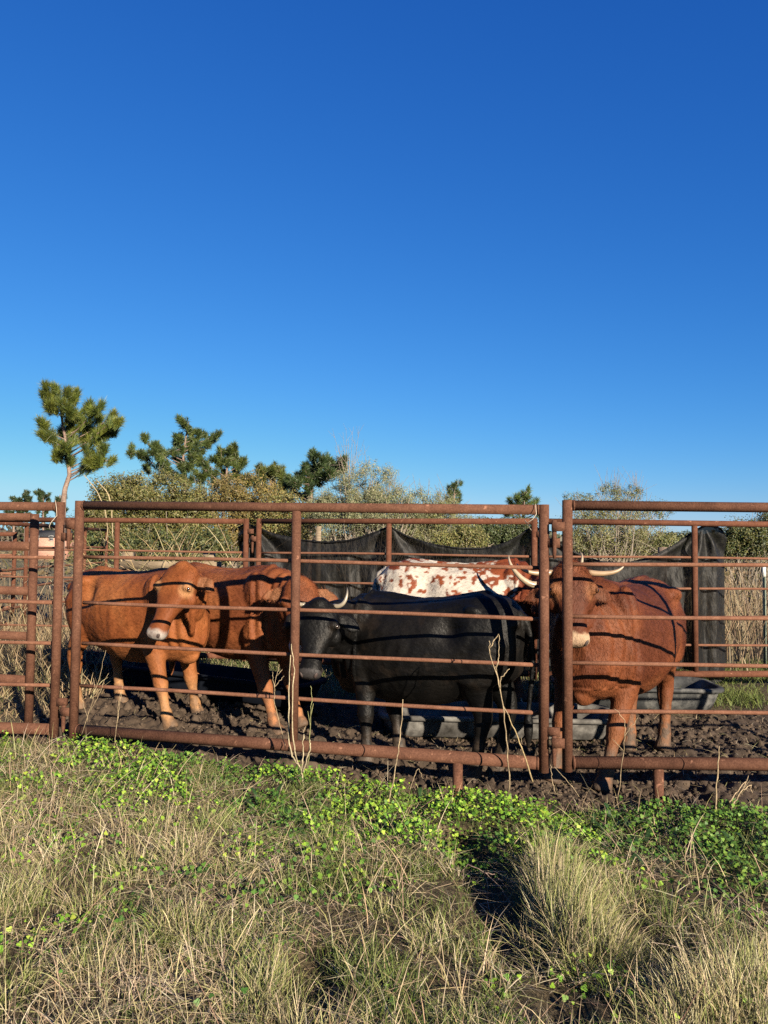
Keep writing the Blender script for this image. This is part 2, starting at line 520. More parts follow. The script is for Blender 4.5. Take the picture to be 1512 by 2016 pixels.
# right front panel
rA = at(1117, 996, 4.575); rB = rA + V3(3.05, .01, 0)
z_l2 = (at(1117, 1501, 4.575)[2],) * 2; z_t2 = (at(1117, 995, 4.575)[2],) * 2
P2 = panel('pipe_fence_panel', rA, rB, 'front rusty pipe panel with the dark red horned cow looking over it at the right', z_l2, z_t2, mid=(.5,), feet=(.175, .84))
lug(P2[0], P2[1], P2[2], 0, at(1100, 1037, 4.575)[2], -1, .19)
lug(P2[0], P2[1], P2[2], 0, at(1100, 1462, 4.575)[2], -1, .14)
# left front panel
lB = at(119, 997, 5.30); lA = lB + V3(-3.05, .25, 0)
z_l3 = (at(60, 1434, 5.32)[2],) * 2; z_t3 = (at(100, 997, 5.30)[2],) * 2
P3 = panel('pipe_fence_panel', lA, lB, 'front rusty pipe panel running out of frame at the left edge', z_l3, z_t3, mid=(.5,), feet=(.3,))
L3 = np.linalg.norm(lB - lA)
lug(P3[0], P3[1], P3[2], L3, at(133, 1057, 5.30)[2], 1)
lug(P3[0], P3[1], P3[2], L3, at(126, 1381, 5.30)[2], 1)

# heavy gate behind the left panel
def heavy_gate():
    B = at(66, 1100, 5.62); A = B + V3(-2.9, .55, 0)
    d = unit((B - A)[:2]); L = np.linalg.norm((B - A)[:2])
    root = empty('pipe_gate', (A[0], A[1], 0))
    tag(root, 'heavy gate of thick rusty pipes close behind the left end panel', 'gate')
    P = lambda t, z: V3(d[0] * t, d[1] * t, z)
    zt = at(66, 1012, 5.62)[2]; zb = at(62, 1428, 5.62)[2]
    for t in (0, L):
        MB().tube([P(t, zb - .02), P(t, zt)], .031, 18).build('post', M_RUST, root)
    for v in (1018, 1075, 1164, 1253, 1339):
        z = at(66, v, 5.62)[2]
        MB().tube([P(.03, z + .02), P(L - .028, z)], .031 if v > 1020 else .028, 18).build('pipe_rail', M_RUST, root)
    MB().tube([P(L / 2, zb + .05), P(L / 2, zt - .02)], .028, 14).build('middle_post', M_RUST, root)
heavy_gate()

# back panels
zz = (.235, .235); zzt = (1.765, 1.765)
B1 = panel('pipe_fence_panel', (-4.62, 9.1), at(485, 1025, 8.78), 'back rusty pipe panel in front of the pale plank fence and dry reeds', zz, zzt, feet=(.5,), mat=M_OLDRUST, rbot=.033, rodoff=.02)
b2a = at(510, 1026, 8.70); b2b = at(1052, 1026, 7.78)
B2 = panel('pipe_fence_panel', b2a, b2b, 'back rusty pipe panel behind the spotted cow with sagging black netting on it', zz, zzt, feet=(), mat=M_OLDRUST, rbot=.033, rodoff=.02)
b3a = at(1072, 1026, 7.75); b3b = b3a + V3(3.12, .25, 0)
B3 = panel('pipe_fence_panel', b3a, b3b, 'back rusty pipe panel behind the dark red cow, its post wrapped in netting', zz, zzt, feet=(.4,), mat=M_OLDRUST, rbot=.033, rodoff=.02)
LB1 = np.linalg.norm(np.asarray(at(485, 1025, 8.78))[:2] - np.array([-4.62, 9.1]))
lug(B1[0], B1[1], B1[2], LB1, at(492, 1046, 8.78)[2], 1)
lug(B2[0], B2[1], B2[2], 0, at(498, 1061, 8.70)[2], -1, .16)
L2 = np.linalg.norm((b2b - b2a)[:2])
lug(B2[0], B2[1], B2[2], L2, at(1058, 1052, 7.78)[2], 1, .1, .06)
# receding side panels far left
panel('pipe_fence_panel', (-5.25, 10.2), (-5.5, 13.0), 'far left receding pipe panel, nearer of the two behind the heavy gate', (.25, .25), zzt, mid=(.5,), feet=(), mat=M_OLDRUST, rrod=.02, rbot=.035)
panel('pipe_fence_panel', (-5.52, 13.1), (-5.68, 15.8), 'far left receding pipe panel, farther of the two with its end post by the reeds', (.25, .25), (1.765, 1.765), mid=(.5,), feet=(), mat=M_OLDRUST, rrod=.02, rbot=.035)
panel('pipe_fence_panel', (-8.6, 12.2), (-5.6, 11.7), 'far left cross panel of rusty pipe beside the brick house', (.25, .25), (1.62, 1.62), mid=(.33, .66), feet=(), mat=M_OLDRUST, rrod=.02, rbot=.035)

# twine on the posts
def twine(pts, label):
    o = MB().tube(pts, .0022, 5).build('twine', noise_mat('twine', [(.3, (.45, .36, .26)), (.7, (.6, .5, .4))], 30))
    tag(o, label, 'twine', 'loose twine on the pipes')
p = at(109, 985, 5.26)
twine([p, at(111, 1000, 5.24), at(112, 1015, 5.24), at(100, 1029, 5.23), at(97, 1036, 5.23), at(99, 1043, 5.24)], 'loose pale twine hanging from the left front gatepost')
twine([at(1054, 992, 4.60), at(1055, 1003, 4.575), at(1056, 1012, 4.58), at(1049, 1022, 4.58), at(1038, 1030, 4.6), at(1033, 1024, 4.62), at(1046, 1044, 4.62)], 'loose pale twine at the right end of the middle panel')

# ------------------------------------------------------------------ black shade netting on the back panels
def net_mat():
    m, nt, b = mat_new('shade_netting')
    tc = N(nt, 'ShaderNodeTexCoord')
    n1 = N(nt, 'ShaderNodeTexNoise'); n1.inputs['Scale'].default_value = 5; n1.inputs['Detail'].default_value = 7
    mp = N(nt, 'ShaderNodeMapping'); mp.inputs['Scale'].default_value = (1, 1, .5)
    nt.links.new(tc.outputs['Object'], mp.inputs[0]); nt.links.new(mp.outputs[0], n1.inputs['Vector'])
    r = ramp(nt, [(.35, (.0035, .0036, .0036)), (.6, (.010, .010, .0105)), (.8, (.030, .029, .027))], ALB)
    nt.links.new(n1.outputs['Fac'], r.inputs[0]); nt.links.new(r.outputs[0], b.inputs['Base Color'])
    n2 = N(nt, 'ShaderNodeTexNoise'); n2.inputs['Scale'].default_value = 16; n2.inputs['Detail'].default_value = 6
    nt.links.new(mp.outputs[0], n2.inputs['Vector'])
    bump(nt, b, n2.outputs['Fac'], .7, .03)
    b.inputs['Roughness'].default_value = .6
    b.inputs['Specular IOR Level'].default_value = .2
    b.inputs['Alpha'].default_value = .945
    return m
def shade_net(label, top, bot, ties, n=170, m=56):
    """top: list of (u, v, Y); bot: list of heights"""
    T = np.array([at(*p) for p in top])
    s = np.concatenate([[0], np.cumsum(np.linalg.norm(np.diff(T[:, :2], axis=0), axis=1))])
    S = np.linspace(0, s[-1], n)
    tx = np.interp(S, s, T[:, 0]); ty = np.interp(S, s, T[:, 1]); tz = np.interp(S, s, T[:, 2])
    k = np.ones(7) / 7
    tz = np.convolve(np.pad(tz, 3, mode='edge'), k, 'valid') * .6 + tz * .4
    bz = np.interp(S, s, bot)
    t = np.linspace(0, 1, m)[None, :]
    Z = tz[:, None] + (bz - tz)[:, None] * t
    X = tx[:, None] + 0 * t; Yy = ty[:, None] + 0 * t
    dz = tz[:, None] - Z
    off = .16 * (fbm(X * 4.2, Z * .9 + 3) - .5) * ss(dz, 0, .3) + .045 * np.sin(S[:, None] * 17 + 3 * np.sin(S[:, None] * 4) + .8 * Z) * ss(dz, .1, .7)
    for ti in ties:
        tu = at(*ti)
        su = np.interp(tu[0], tx, S) if tx[-1] > tx[0] else 0
        dx = S[:, None] - su; dd = tu[2] - Z
        r = np.hypot(dx, dd) + 1e-3
        th = np.arctan2(dx, np.maximum(dd, -.3) + .02)
        off = off + .06 * np.sin(th * 9 + .7) * np.minimum(1, r / .25) * np.exp(-r / .75)
    Yy = Yy + off
    # rolled hem along the top edge
    hem = np.exp(-((dz - .02) / .018) ** 2)
    Yy = Yy - .015 * hem
    V = np.stack([X, Yy, Z], -1).reshape(-1, 3)
    i, j = np.meshgrid(np.arange(n - 1), np.arange(m - 1), indexing='ij')
    q = np.stack([i * m + j, (i + 1) * m + j, (i + 1) * m + j + 1, i * m + j + 1], -1).reshape(-1, 4)
    o = fast_mesh('shade_net', V, [q], M_NET, None, True)
    MB().tube(np.stack([tx, ty - .012, tz], -1)[::3], .011, 7).build('hem_cord', M_NET, o)
    tag(o, label, 'netting', 'black netting hung on the back fence')
M_NET = net_mat()
shade_net('black shade netting sagging between three posts behind the black and the spotted cow',
          [(470, 1040, 8.98), (484, 1030, 8.92), (498, 1036, 8.86), (540, 1052, 8.8), (590, 1063, 8.68), (640, 1068, 8.58), (690, 1064, 8.5), (735, 1050, 8.4), (768, 1036, 8.34),
           (800, 1056, 8.28), (850, 1072, 8.18), (905, 1080, 8.08), (960, 1080, 8.0), (1000, 1068, 7.92), (1030, 1050, 7.88), (1050, 1034, 7.86)],
          [1.45, 1.3, .9, .5, .35, .3, .3, .35, .4, .3, .3, .3, .3, .3, .3, .3], [(498, 1036, 8.86), (768, 1036, 8.34), (1050, 1034, 7.86)])
shade_net('black shade netting draped over the back post to the right of the dark red cow',
          [(1052, 1035, 7.92), (1085, 1062, 7.92), (1130, 1088, 7.92), (1180, 1106, 7.93), (1230, 1110, 7.94), (1280, 1098, 7.95), (1330, 1072, 7.96), (1365, 1046, 7.97), (1386, 1035, 7.98), (1400, 1036, 8.02), (1418, 1040, 8.1), (1428, 1060, 8.16)],
          [.3, .3, .3, .3, .3, .3, .28, .25, .2, .12, .15, .3], [(1052, 1035, 7.92), (1386, 1035, 7.98)])

# ------------------------------------------------------------------ feed troughs
def trough(c0, c1, width, h, label, mat, taper=.06, wall=.025, z0=None, cat='trough'):
    c0 = np.asarray(c0, float); c1 = np.asarray(c1, float)
    d = unit(c1 - c0); L = np.linalg.norm(c1 - c0); nr = np.array([-d[1], d[0]])
    cz = base_z(*((c0 + c1) / 2)) - .01 if z0 is None else z0
    def ring(inset, z):
        n = 12; r = .16; l = L / 2 - inset; wd = width / 2 - inset
        pts = []
        for sx, sy, a0 in ((1, 1, 0), (-1, 1, 90), (-1, -1, 180), (1, -1, 270)):
            for k in range(n):
                a = math.radians(a0 + 90 * k / (n - 1))
                x = sx * (l - r) + r * math.cos(a); y = sy * (wd - r) + r * math.sin(a)
                pts.append([d[0] * x + nr[0] * y, d[1] * x + nr[1] * y, z])
        return np.array(pts)
    prof = [(taper + .03, 0), (taper, .02), (taper * .5, h * .45), (taper * .45, h * .5), (.01, h - .045), (.008, h - .04), (-.022, h - .036), (-.026, h - .02), (-.02, h - .004), (0, h),
            (wall, h - .004), (wall + .01, h - .03), (wall + taper, .05), (wall + taper + .03, .035)]
    rings = [ring(i, z) for i, z in prof]
    n = len(rings[0]); V = np.concatenate(rings)
    i, j = np.meshgrid(np.arange(len(prof) - 1), np.arange(n), indexing='ij')
    q = np.stack([i * n + j, i * n + (j + 1) % n, (i + 1) * n + (j + 1) % n, (i + 1) * n + j], -1).reshape(-1, 4)
    k = len(prof) - 1
    o = fast_mesh('feed_trough', V, [q, (np.arange(n)[::-1])[None], (k * n + np.arange(n))[None]], mat, None, True)
    mid = (c0 + c1) / 2
    o.location = (mid[0], mid[1], cz)
    tag(o, label, cat, 'feed troughs in the pen')
    # dried mud and feed lying in the bottom
    ip = ring(wall + taper * .9, .06); ip = ip[::1]
    return o
M_TUB = noise_mat('grey_poly', [(.3, (.03, .028, .025)), (.48, (.10, .095, .088)), (.68, (.25, .24, .22))], 7, .75, .25, .01, detail=9, spec=.1)
M_TUBB = noise_mat('black_poly', [(.3, (.014, .015, .016)), (.5, (.05, .052, .053)), (.7, (.22, .215, .20))], 5, .6, .25, .01, detail=9, spec=.1)
M_TUBC = noise_mat('blue_poly', [(.3, (.005, .0065, .011)), (.7, (.010, .014, .024))], 6, .8, .2, .01, spec=.1)
trough((.0, 6.52), (1.9, 6.45), .62, .19, 'scuffed grey feed trough on the mud behind the black cow', M_TUB)
trough((1.62, 7.28), (3.06, 7.2), .66, .22, 'black feed trough with flared right end behind the legs of the dark red cow', M_TUBB)
trough((-3.35, 8.15), (-.58, 6.58), .5, .22, 'long dark blue trough in the shade behind the two brown cows at the left', M_TUBC)

# ------------------------------------------------------------------ cattle
def hide_mat(name, hair=1.0, rough=.62, sheen=.0, spec=.12):
    m, nt, b = mat_new(name)
    a = N(nt, 'ShaderNodeAttribute', attribute_name='Col')
    tc = N(nt, 'ShaderNodeTexCoord'); mp = N(nt, 'ShaderNodeMapping'); mp.inputs['Scale'].default_value = (16, 60, 30)
    mp.inputs['Rotation'].default_value = (0, .5, 0)
    nt.links.new(tc.outputs['Object'], mp.inputs[0])
    n1 = N(nt, 'ShaderNodeTexNoise'); n1.inputs['Scale'].default_value = 1.6; n1.inputs['Detail'].default_value = 6
    nt.links.new(mp.outputs[0], n1.inputs['Vector'])
    n2 = N(nt, 'ShaderNodeTexNoise'); n2.inputs['Scale'].default_value = 5; n2.inputs['Detail'].default_value = 4
    nt.links.new(tc.outputs['Object'], n2.inputs['Vector'])
    ad = N(nt, 'ShaderNodeMath', operation='ADD'); nt.links.new(n1.outputs['Fac'], ad.inputs[0]); nt.links.new(n2.outputs['Fac'], ad.inputs[1])
    mr = N(nt, 'ShaderNodeMapRange'); mr.inputs[1].default_value = .7; mr.inputs[2].default_value = 1.3; mr.inputs[3].default_value = .80 * ALB; mr.inputs[4].default_value = 1.2 * ALB
    nt.links.new(ad.outputs[0], mr.inputs[0])
    vm = N(nt, 'ShaderNodeVectorMath', operation='SCALE')
    nt.links.new(a.outputs['Color'], vm.inputs[0]); nt.links.new(mr.outputs[0], vm.inputs['Scale'])
    nt.links.new(vm.outputs[0], b.inputs['Base Color'])
    bump(nt, b, n1.outputs['Fac'], .5 * hair, .012)
    b.inputs['Roughness'].default_value = rough
    b.inputs['Specular IOR Level'].default_value = spec
    b.inputs['Sheen Weight'].default_value = sheen
    b.inputs['Sheen Roughness'].default_value = .35
    return m
M_HIDE = hide_mat('cow_hide')
M_BLACKHIDE = hide_mat('black_hide', 1.0, .55, .0, .16)
M_EYE = mat_new('eye')[0]
_b = M_EYE.node_tree.nodes['Principled BSDF']; _b.inputs['Base Color'].default_value = (.012, .007, .005, 1); _b.inputs['Roughness'].default_value = .12
M_NOSTRIL = mat_new('nostril')[0]
_b = M_NOSTRIL.node_tree.nodes['Principled BSDF']; _b.inputs['Base Color'].default_value = (.03, .018, .015, 1); _b.inputs['Roughness'].default_value = .7
M_HORN = attr_mat('horn', .38, .5, 0, .15, 25)

def mix(a, b, t):
    t = np.asarray(t)[..., None]
    return np.asarray(a) * (1 - t) + np.asarray(b) * t

def cow(label, loc, head_deg, s, poll, hdir, hnrm, feet, coat, hide=None, hl=.49, hw=1.0, ear_dir=(0, 0), horns=None, voxel=.0105, dewlap=0., tail_out=0.0,
        fur=60000, furlen=.022, curl=0., body_w=1.0, horncol=((.62, .5, .36), (.35, .3, .25)), eyecol=None, neck_mid=None, belly=0., rump_up=0., ear_t=.09, hook=1.0, legk=1.14, muddy=.5):
    """loc: xy of the body's middle; heading in degrees; poll, hdir, hnrm in world; feet: FL, FR, HL, HR in world xy (left/right of the animal)"""
    zg = float(base_z(*loc))
    h = math.radians(head_deg)
    Rw = np.array([[math.cos(h), -math.sin(h), 0], [math.sin(h), math.cos(h), 0], [0, 0, 1]])
    O = V3(loc[0], loc[1], zg)
    L = lambda p: (np.asarray(p, float) - O) @ Rw
    Ld = lambda d: unit(np.asarray(d, float) @ Rw)
    X, Yv, Z = V3(1, 0, 0), V3(0, 1, 0), V3(0, 0, 1)
    mb = MB()
    bw = body_w * s
    # trunk: x, top, bottom, half width, exponent handled once
    st = [(-.77, 1.04, .86, .07), (-.745, 1.12, .74, .14), (-.68, 1.185, .68, .20), (-.58, 1.22, .66, .235), (-.46, 1.235, .63, .262), (-.32, 1.22, .58, .278), (-.16, 1.205, .535, .305),
          (.02, 1.195, .505, .318), (.20, 1.20, .51, .300), (.34, 1.225, .53, .272), (.46, 1.24, .54, .245), (.56, 1.20, .55, .215), (.66, 1.12, .575, .175), (.73, 1.02, .62, .12), (.76, .95, .68, .06)]
    rows = []
    for x, zt, zb_, wd in st:
        zt = zt + rump_up * ss(-x, -.3, .7); zb_ = zb_ - belly * (1 - .8 * ss(-x, .3, .8) - .25 * ss(x, .3, .8))
        zc = zb_ + (zt - zb_) * .48
        rows.append((V3(x, 0, zc) * s, Yv, Z, wd * bw, (zt - zc) * s, (zc - zb_) * s))
    mb.loft(rows, 28, pw=2.25)
    # spine ridge, hook bones, pin bones, shoulder
    mb.tube([V3(-.74, 0, 1.12) * s, V3(-.5, 0, 1.205 + rump_up) * s, V3(0, 0, 1.165) * s, V3(.45, 0, 1.20) * s], [.03 * s, .045 * s, .045 * s, .06 * s], 10)
    for sy in (-1, 1):
        mb.sphere(V3(-.47, sy * .195 * body_w, 1.115 + rump_up) * s, V3(.10, .06, .055) * s * hook)
        mb.sphere(V3(-.735, sy * .10, 1.05 + rump_up * .5) * s, .05 * s)
        mb.sphere(V3(.43, sy * .185, 1.0) * s, V3(.14, .085, .20) * s)
    # neck
    Pp = L(poll); D = Ld(hdir); Nn = np.asarray(hnrm, float) @ Rw
    Nn = unit(Nn - D * np.dot(Nn, D)); S = np.cross(Nn, D)       # side vector of the head
    HL = hl * s; HW = hw * s
    n0 = V3(.44, 0, .98) * s
    n3 = Pp + D * .085 * s - Nn * .055 * s
    n2 = n3 - (D * .25 + Nn * .85) * .16 * s
    n1 = V3(.64, 0, 1.0) * s if neck_mid is None else L(neck_mid)
    def bez(t):
        return (1 - t) ** 3 * n0 + 3 * (1 - t) ** 2 * t * n1 + 3 * (1 - t) * t * t * n2 + t ** 3 * n3
    rows = []
    ts = np.linspace(0, 1, 10)
    pts = np.array([bez(t) for t in ts]); tg = np.gradient(pts, axis=0)
    s0 = Yv
    for k, t in enumerate(ts):
        T = unit(tg[k])
        sv = unit(Yv * (1 - t) + S * t * (1 if np.dot(S, Yv) > 0 else -1) if abs(np.dot(S, Yv)) > .2 else np.cross(Z, T))
        sv = unit(sv - T * np.dot(sv, T)); uv = np.cross(T, sv)
        if uv[2] < 0: uv = -uv
        wd = np.interp(t, [0, .35, .7, 1], [.205, .150, .115, .098]) * s; hu = np.interp(t, [0, .35, .7, 1], [.25, .19, .145, .10]) * s
        hd = np.interp(t, [0, .35, .7, 1], [.34, .26, .17, .11]) * s
        rows.append((pts[k], sv, uv, wd, hu, hd))
    mb.loft(rows, 22)
    if dewlap:
        rr = []
        for t in np.linspace(.12, .92, 8):
            p = bez(t); hd = np.interp(t, [0, .35, .7, 1], [.34, .26, .17, .11]) * s
            T = unit(bez(t + .02) - bez(t - .02)); uv = unit(Z - T * T[2]); 
            rr.append((p - uv * (hd * .8), unit(np.cross(T, uv)), uv, .024 * s, .08 * s, (.06 + dewlap * math.sin(math.pi * t)) * s))
        mb.loft(rr, 14)
        mb.sphere(V3(.60, 0, .60 - belly * .7) * s, V3(.13, .07, .09) * s)
    # head
    hs = [(-.07, .045, .03, .05), (-.03, .085, .055, .085), (.05, .104 , .078, .11), (.16, .113, .088, .128), (.28, .117, .086, .138), (.38, .108, .074, .132), (.50, .088, .064, .108), (.62, .072, .058, .082),
          (.74, .064, .054, .068), (.84, .067, .055, .066), (.92, .076, .057, .068), (.98, .073, .050, .062), (1.02, .058, .036, .046), (1.04, .03, .016, .022)]
    kw = lambda t: s * (1 + (hw - 1) * (1 - .72 * float(ss(np.array(t), .42, .75))))
    mb.loft([(Pp + D * t * HL, S, Nn, wd * kw(t), hu * s, hd * s) for t, wd, hu, hd in hs], 24, pw=2.3)
    eyes = []
    for sy in (-1, 1):
        e = Pp + D * .325 * HL + S * sy * .100 * HW + Nn * .040 * s
        mb.sphere(e + Nn * .004 * s - D * .012 * s, .036 * s)
        mb.sphere(Pp + D * .40 * HL + S * sy * .082 * HW - Nn * .055 * s, V3(.07, .05, .07) * s)     # cheek
        mb.sphere(Pp + D * .955 * HL + S * sy * .046 * kw(1) + Nn * .022 * s, .026 * s)       # nostril wing
        eyes.append((sy, e))
    mb.sphere(Pp + D * .90 * HL - Nn * .052 * s, .036 * s)          # chin
    mb.sphere(Pp + D * 0.0 * HL + Nn * .02 * s, V3(.075, .075, .06) * s)   # poll
    # ears
    ears = []
    for sy in (-1, 1):
        b0 = Pp + D * ear_t * HL + S * sy * .088 * HW - Nn * .035 * s
        ed = unit(S * sy * 1.0 - Nn * .12 - D * (.05 + ear_dir[0]) - Z * (.10 + ear_dir[1]))
        ax = unit(D - ed * np.dot(D, ed)); nx_ = np.cross(ed, ax)
        rr = []
        for t, wd in ((0, .026), (.12, .036), (.3, .052), (.5, .060), (.7, .052), (.88, .032), (1.0, .008)):
            rr.append((b0 + ed * t * .185 * s - Z * .02 * t * t * s, ax, nx_, wd * s, .0115 * s, .0115 * s))
        mb.loft(rr, 12)
        ears.append((b0 + ed * .09 * s, sy))
    # legs
    fl, fr, hl_, hr = [L((p[0], p[1], float(base_z(p[0], p[1])) + (p[2] if len(p) > 2 else 0))) for p in feet]
    def leg(rows_):
        c = np.array([r[0] for r in rows_]); tg = np.gradient(c, axis=0)
        out = []
        for k, (p, wd, hh) in enumerate(rows_):
            T = unit(tg[k]); fx = unit(X - T * np.dot(X, T)); sv = np.cross(T, fx)
            kk = legk if p[2] < .75 * s else 1.0
            out.append((p, sv, fx, wd * s * kk, hh * s * kk, hh * s * kk))
        mb.loft(out, 16)
    zs = lambda a: a * s
    for sy, ft in ((1, fl), (-1, fr)):
        e = V3(.39, sy * .175 * body_w, .64) * s
        def lp(z): 
            t = (e[2] - (ft[2] + zs(z))) / (e[2] - ft[2])
            p = e + (ft - e) * t; p[2] = ft[2] + zs(z); return p
        leg([(V3(.44, sy * .15, 1.0) * s, .07, .13), (V3(.425, sy * .175 * body_w, .84) * s, .088, .15), (V3(.40, sy * .18 * body_w, .70) * s, .085, .115), (lp(.58), .072, .085), (lp(.47), .056, .063),
             (lp(.38), .050, .055), (lp(.335), .053, .057), (lp(.29), .044, .047), (lp(.24), .033, .036), (lp(.16), .031, .034), (lp(.115), .042, .046), (lp(.085), .041, .045), (lp(.06), .040, .044),
             (lp(.045) + V3(.006, 0, 0), .047, .055), (lp(0) + V3(.018, 0, 0), .054, .068), (lp(-.01) + V3(.02, 0, 0), .048, .06)])
    for sy, ft in ((1, hl_), (-1, hr)):
        hk = ft + V3(-.075, 0, .43) * s
        leg([(V3(-.52, sy * .12 * body_w, 1.08) * s, .085, .16), (V3(-.53, sy * .15 * body_w, .94) * s, .115, .20), (V3(-.50, sy * .165 * body_w, .80) * s, .105, .185), (V3(-.47, sy * .165 * body_w, .69) * s * .9 + (hk + V3(.1, 0, .24) * s) * .1, .085, .15),
             ((V3(-.47, sy * .165, .69) * s * .5 + (hk + V3(.03, 0, .14) * s) * .5), .066, .105), (hk + V3(.012, 0, .07) * s, .048, .072), (hk, .044, .06), (hk + V3(.012, 0, -.06) * s, .041, .052),
             (hk * .62 + (ft + V3(-.02, 0, .12) * s) * .38, .034, .040), (ft + V3(-.03, 0, .17) * s, .034, .040), (ft + V3(-.022, 0, .115) * s, .042, .046), (ft + V3(-.012, 0, .07) * s, .040, .044),
             (ft + V3(.004, 0, .045) * s, .047, .054), (ft + V3(.016, 0, 0) * s, .054, .066), (ft + V3(.018, 0, -.01) * s, .048, .06)])
    # tail
    tl = [V3(-.70, 0, 1.14) * s, V3(-.775, .01, 1.10) * s, V3(-.815, .02 + tail_out * .4, .98) * s, V3(-.82, .03 + tail_out, .78) * s, V3(-.80, .03 + tail_out, .58) * s, V3(-.79, .03 + tail_out, .46) * s]
    mb.tube(tl, np.array([.04, .034, .026, .022, .019, .018]) * s, 10)
    mb.loft([(tl[-1] + V3(0, 0, .04) * s, X, Yv, .018 * s, .018 * s, .018 * s), (tl[-1] + V3(0, 0, -.05) * s, X, Yv, .034 * s, .034 * s, .034 * s), (tl[-1] + V3(0, 0, -.14) * s, X, Yv, .034 * s, .03 * s, .03 * s), (tl[-1] + V3(0, 0, -.24) * s, X, Yv, .012 * s, .012 * s, .012 * s)], 10)
    # fuse everything into one skin
    tmp = mb.build('tmp', None or M_HIDE)
    md = tmp.modifiers.new('r', 'REMESH'); md.mode = 'VOXEL'; md.voxel_size = voxel
    sm = tmp.modifiers.new('s', 'SMOOTH'); sm.factor = .5; sm.iterations = 7
    bpy.context.view_layer.update()
    ev = tmp.evaluated_get(bpy.context.evaluated_depsgraph_get())
    me = ev.to_mesh()
    nv = len(me.vertices)
    V = np.empty(nv * 3, np.float32); me.vertices.foreach_get('co', V); V = V.reshape(-1, 3).astype(float)
    npol = len(me.polygons)
    lt = np.empty(npol, np.int32); me.polygons.foreach_get('loop_total', lt)
    ls = np.empty(npol, np.int32); me.polygons.foreach_get('loop_start', ls)
    lv = np.empty(len(me.loops), np.int32); me.loops.foreach_get('vertex_index', lv)
    ev.to_mesh_clear()
    om = tmp.data; bpy.data.objects.remove(tmp); bpy.data.meshes.remove(om)
    q = lv[ls[lt == 4][:, None] + np.arange(4)]; tr = lv[ls[lt == 3][:, None] + np.arange(3)]
    def vnorm(V):
        n = np.zeros_like(V)
        fn = np.cross(V[q[:, 2]] - V[q[:, 0]], V[q[:, 3]] - V[q[:, 1]])
        for k in range(4): np.add.at(n, q[:, k], fn)
        if len(tr):
            f3 = np.cross(V[tr[:, 1]] - V[tr[:, 0]], V[tr[:, 2]] - V[tr[:, 0]])
            for k in range(3): np.add.at(n, tr[:, k], f3)
        return n / (np.linalg.norm(n, axis=1, keepdims=True) + 1e-12)
    nrm = vnorm(V)
    # muscle and rib unevenness
    rel = V - Pp
    th = rel @ D / HL; tsd = rel @ S; tn = rel @ Nn
    ishead = (th > -.25) & (th < 1.15) & (np.abs(tsd) < .20 * s) & (tn < .17 * s) & (tn > np.interp(th, [.0, .5, .8, 1.1], [-.19, -.155, -.10, -.09]) * s)
    bodyw = np.where(ishead, 0, 1) * ss(V[:, 2], .5 * s, .7 * s)
    rib = np.sin((V[:, 0] + .25 * (V[:, 2] - .8)) / s * 62) * .0010 * ss(V[:, 0], -.25 * s, -.1 * s) * (1 - ss(V[:, 0], .22 * s, .36 * s)) * (1 - ss(V[:, 2], .95 * s, 1.1 * s))
    fold = np.zeros(nv)
    nk = (V[:, 0] > .42 * s) & ~ishead & (V[:, 2] > .6 * s)
    fold[nk] = .009 * np.sin(V[nk, 0] / s * 70 + 6 * fbm(V[nk, 1] * 5, V[nk, 2] * 3))
    hollow = -.05 * s * np.exp(-((V[:, 0] + .33 * s) ** 2 / (.085 * s) ** 2 + (V[:, 2] - 1.02 * s) ** 2 / (.09 * s) ** 2)) * ss(np.abs(V[:, 1]), .08 * s, .16 * s)
    V = V + nrm * ((.026 * (fbm(V[:, 0] * 5 + 3, V[:, 1] * 5, V[:, 2] * 5) - .5) * bodyw + rib * bodyw + fold + hollow)[:, None])
    V = V + nrm * (.004 * (fbm(V[:, 0] * 22, V[:, 1] * 22, V[:, 2] * 22, o=2) - .5))[:, None]
    nrm = vnorm(V)
    info = dict(V=V, n=nrm, th=th, ts=tsd / HW, tn=tn / s, head=ishead, s=s, eyes=eyes, ears=ears, feet=(fl, fr, hl_, hr), poll=Pp, S=S, D=D, N=Nn)
    C = coat(info)
    # hooves and muddy lower legs
    for ft in (fl, fr, hl_, hr):
        dxy = np.hypot(V[:, 0] - ft[0], V[:, 1] - ft[1])
        near = dxy < .16 * s
        hz = (V[:, 2] - ft[2]) / s
        mud = near * (1 - ss(hz + .12 * (fbm(V[:, 0] * 18, V[:, 1] * 18, V[:, 2] * 18) - .5), .03, .13))
        C = mix(C, (.10, .075, .055), np.clip(mud * .8, 0, 1))
        sp_ = near * (1 - ss(hz + .30 * (fbm(V[:, 0] * 12 + 5, V[:, 1] * 12, V[:, 2] * 9, o=5) - .5), .10, .36)) * ss(fbm(V[:, 0] * 30, V[:, 1] * 30, V[:, 2] * 22, o=3), .36, .56)
        C = mix(C, (.085, .062, .046), np.clip(sp_ * muddy * 1.2, 0, .9))
    # short fur lying back along the body
    fq = q[rng.integers(0, len(q), fur)]
    uvw = rng.random((fur, 4)) + .05; uvw /= uvw.sum(1, keepdims=True)
    base = (V[fq] * uvw[..., None]).sum(1); bn = (nrm[fq] * uvw[..., None]).sum(1); bn /= np.linalg.norm(bn, axis=1, keepdims=True) + 1e-9
    bc = (C[fq] * uvw[..., None]).sum(1)
    onh = ishead[fq[:, 0]]; thf = th[fq[:, 0]]
    flow = np.tile(V3(-.8, 0, -.55), (fur, 1))
    flow[onh] = D
    flow = flow + rng.normal(0, .35, (fur, 3))
    if curl:
        cz = (onh & (thf < .5)) | (~onh & (base[:, 0] > .45 * s) & (base[:, 2] > .8 * s))
        flow[cz] += rng.normal(0, 1, (cz.sum(), 3)) * np.where(onh[cz], curl, curl * .3)[:, None]
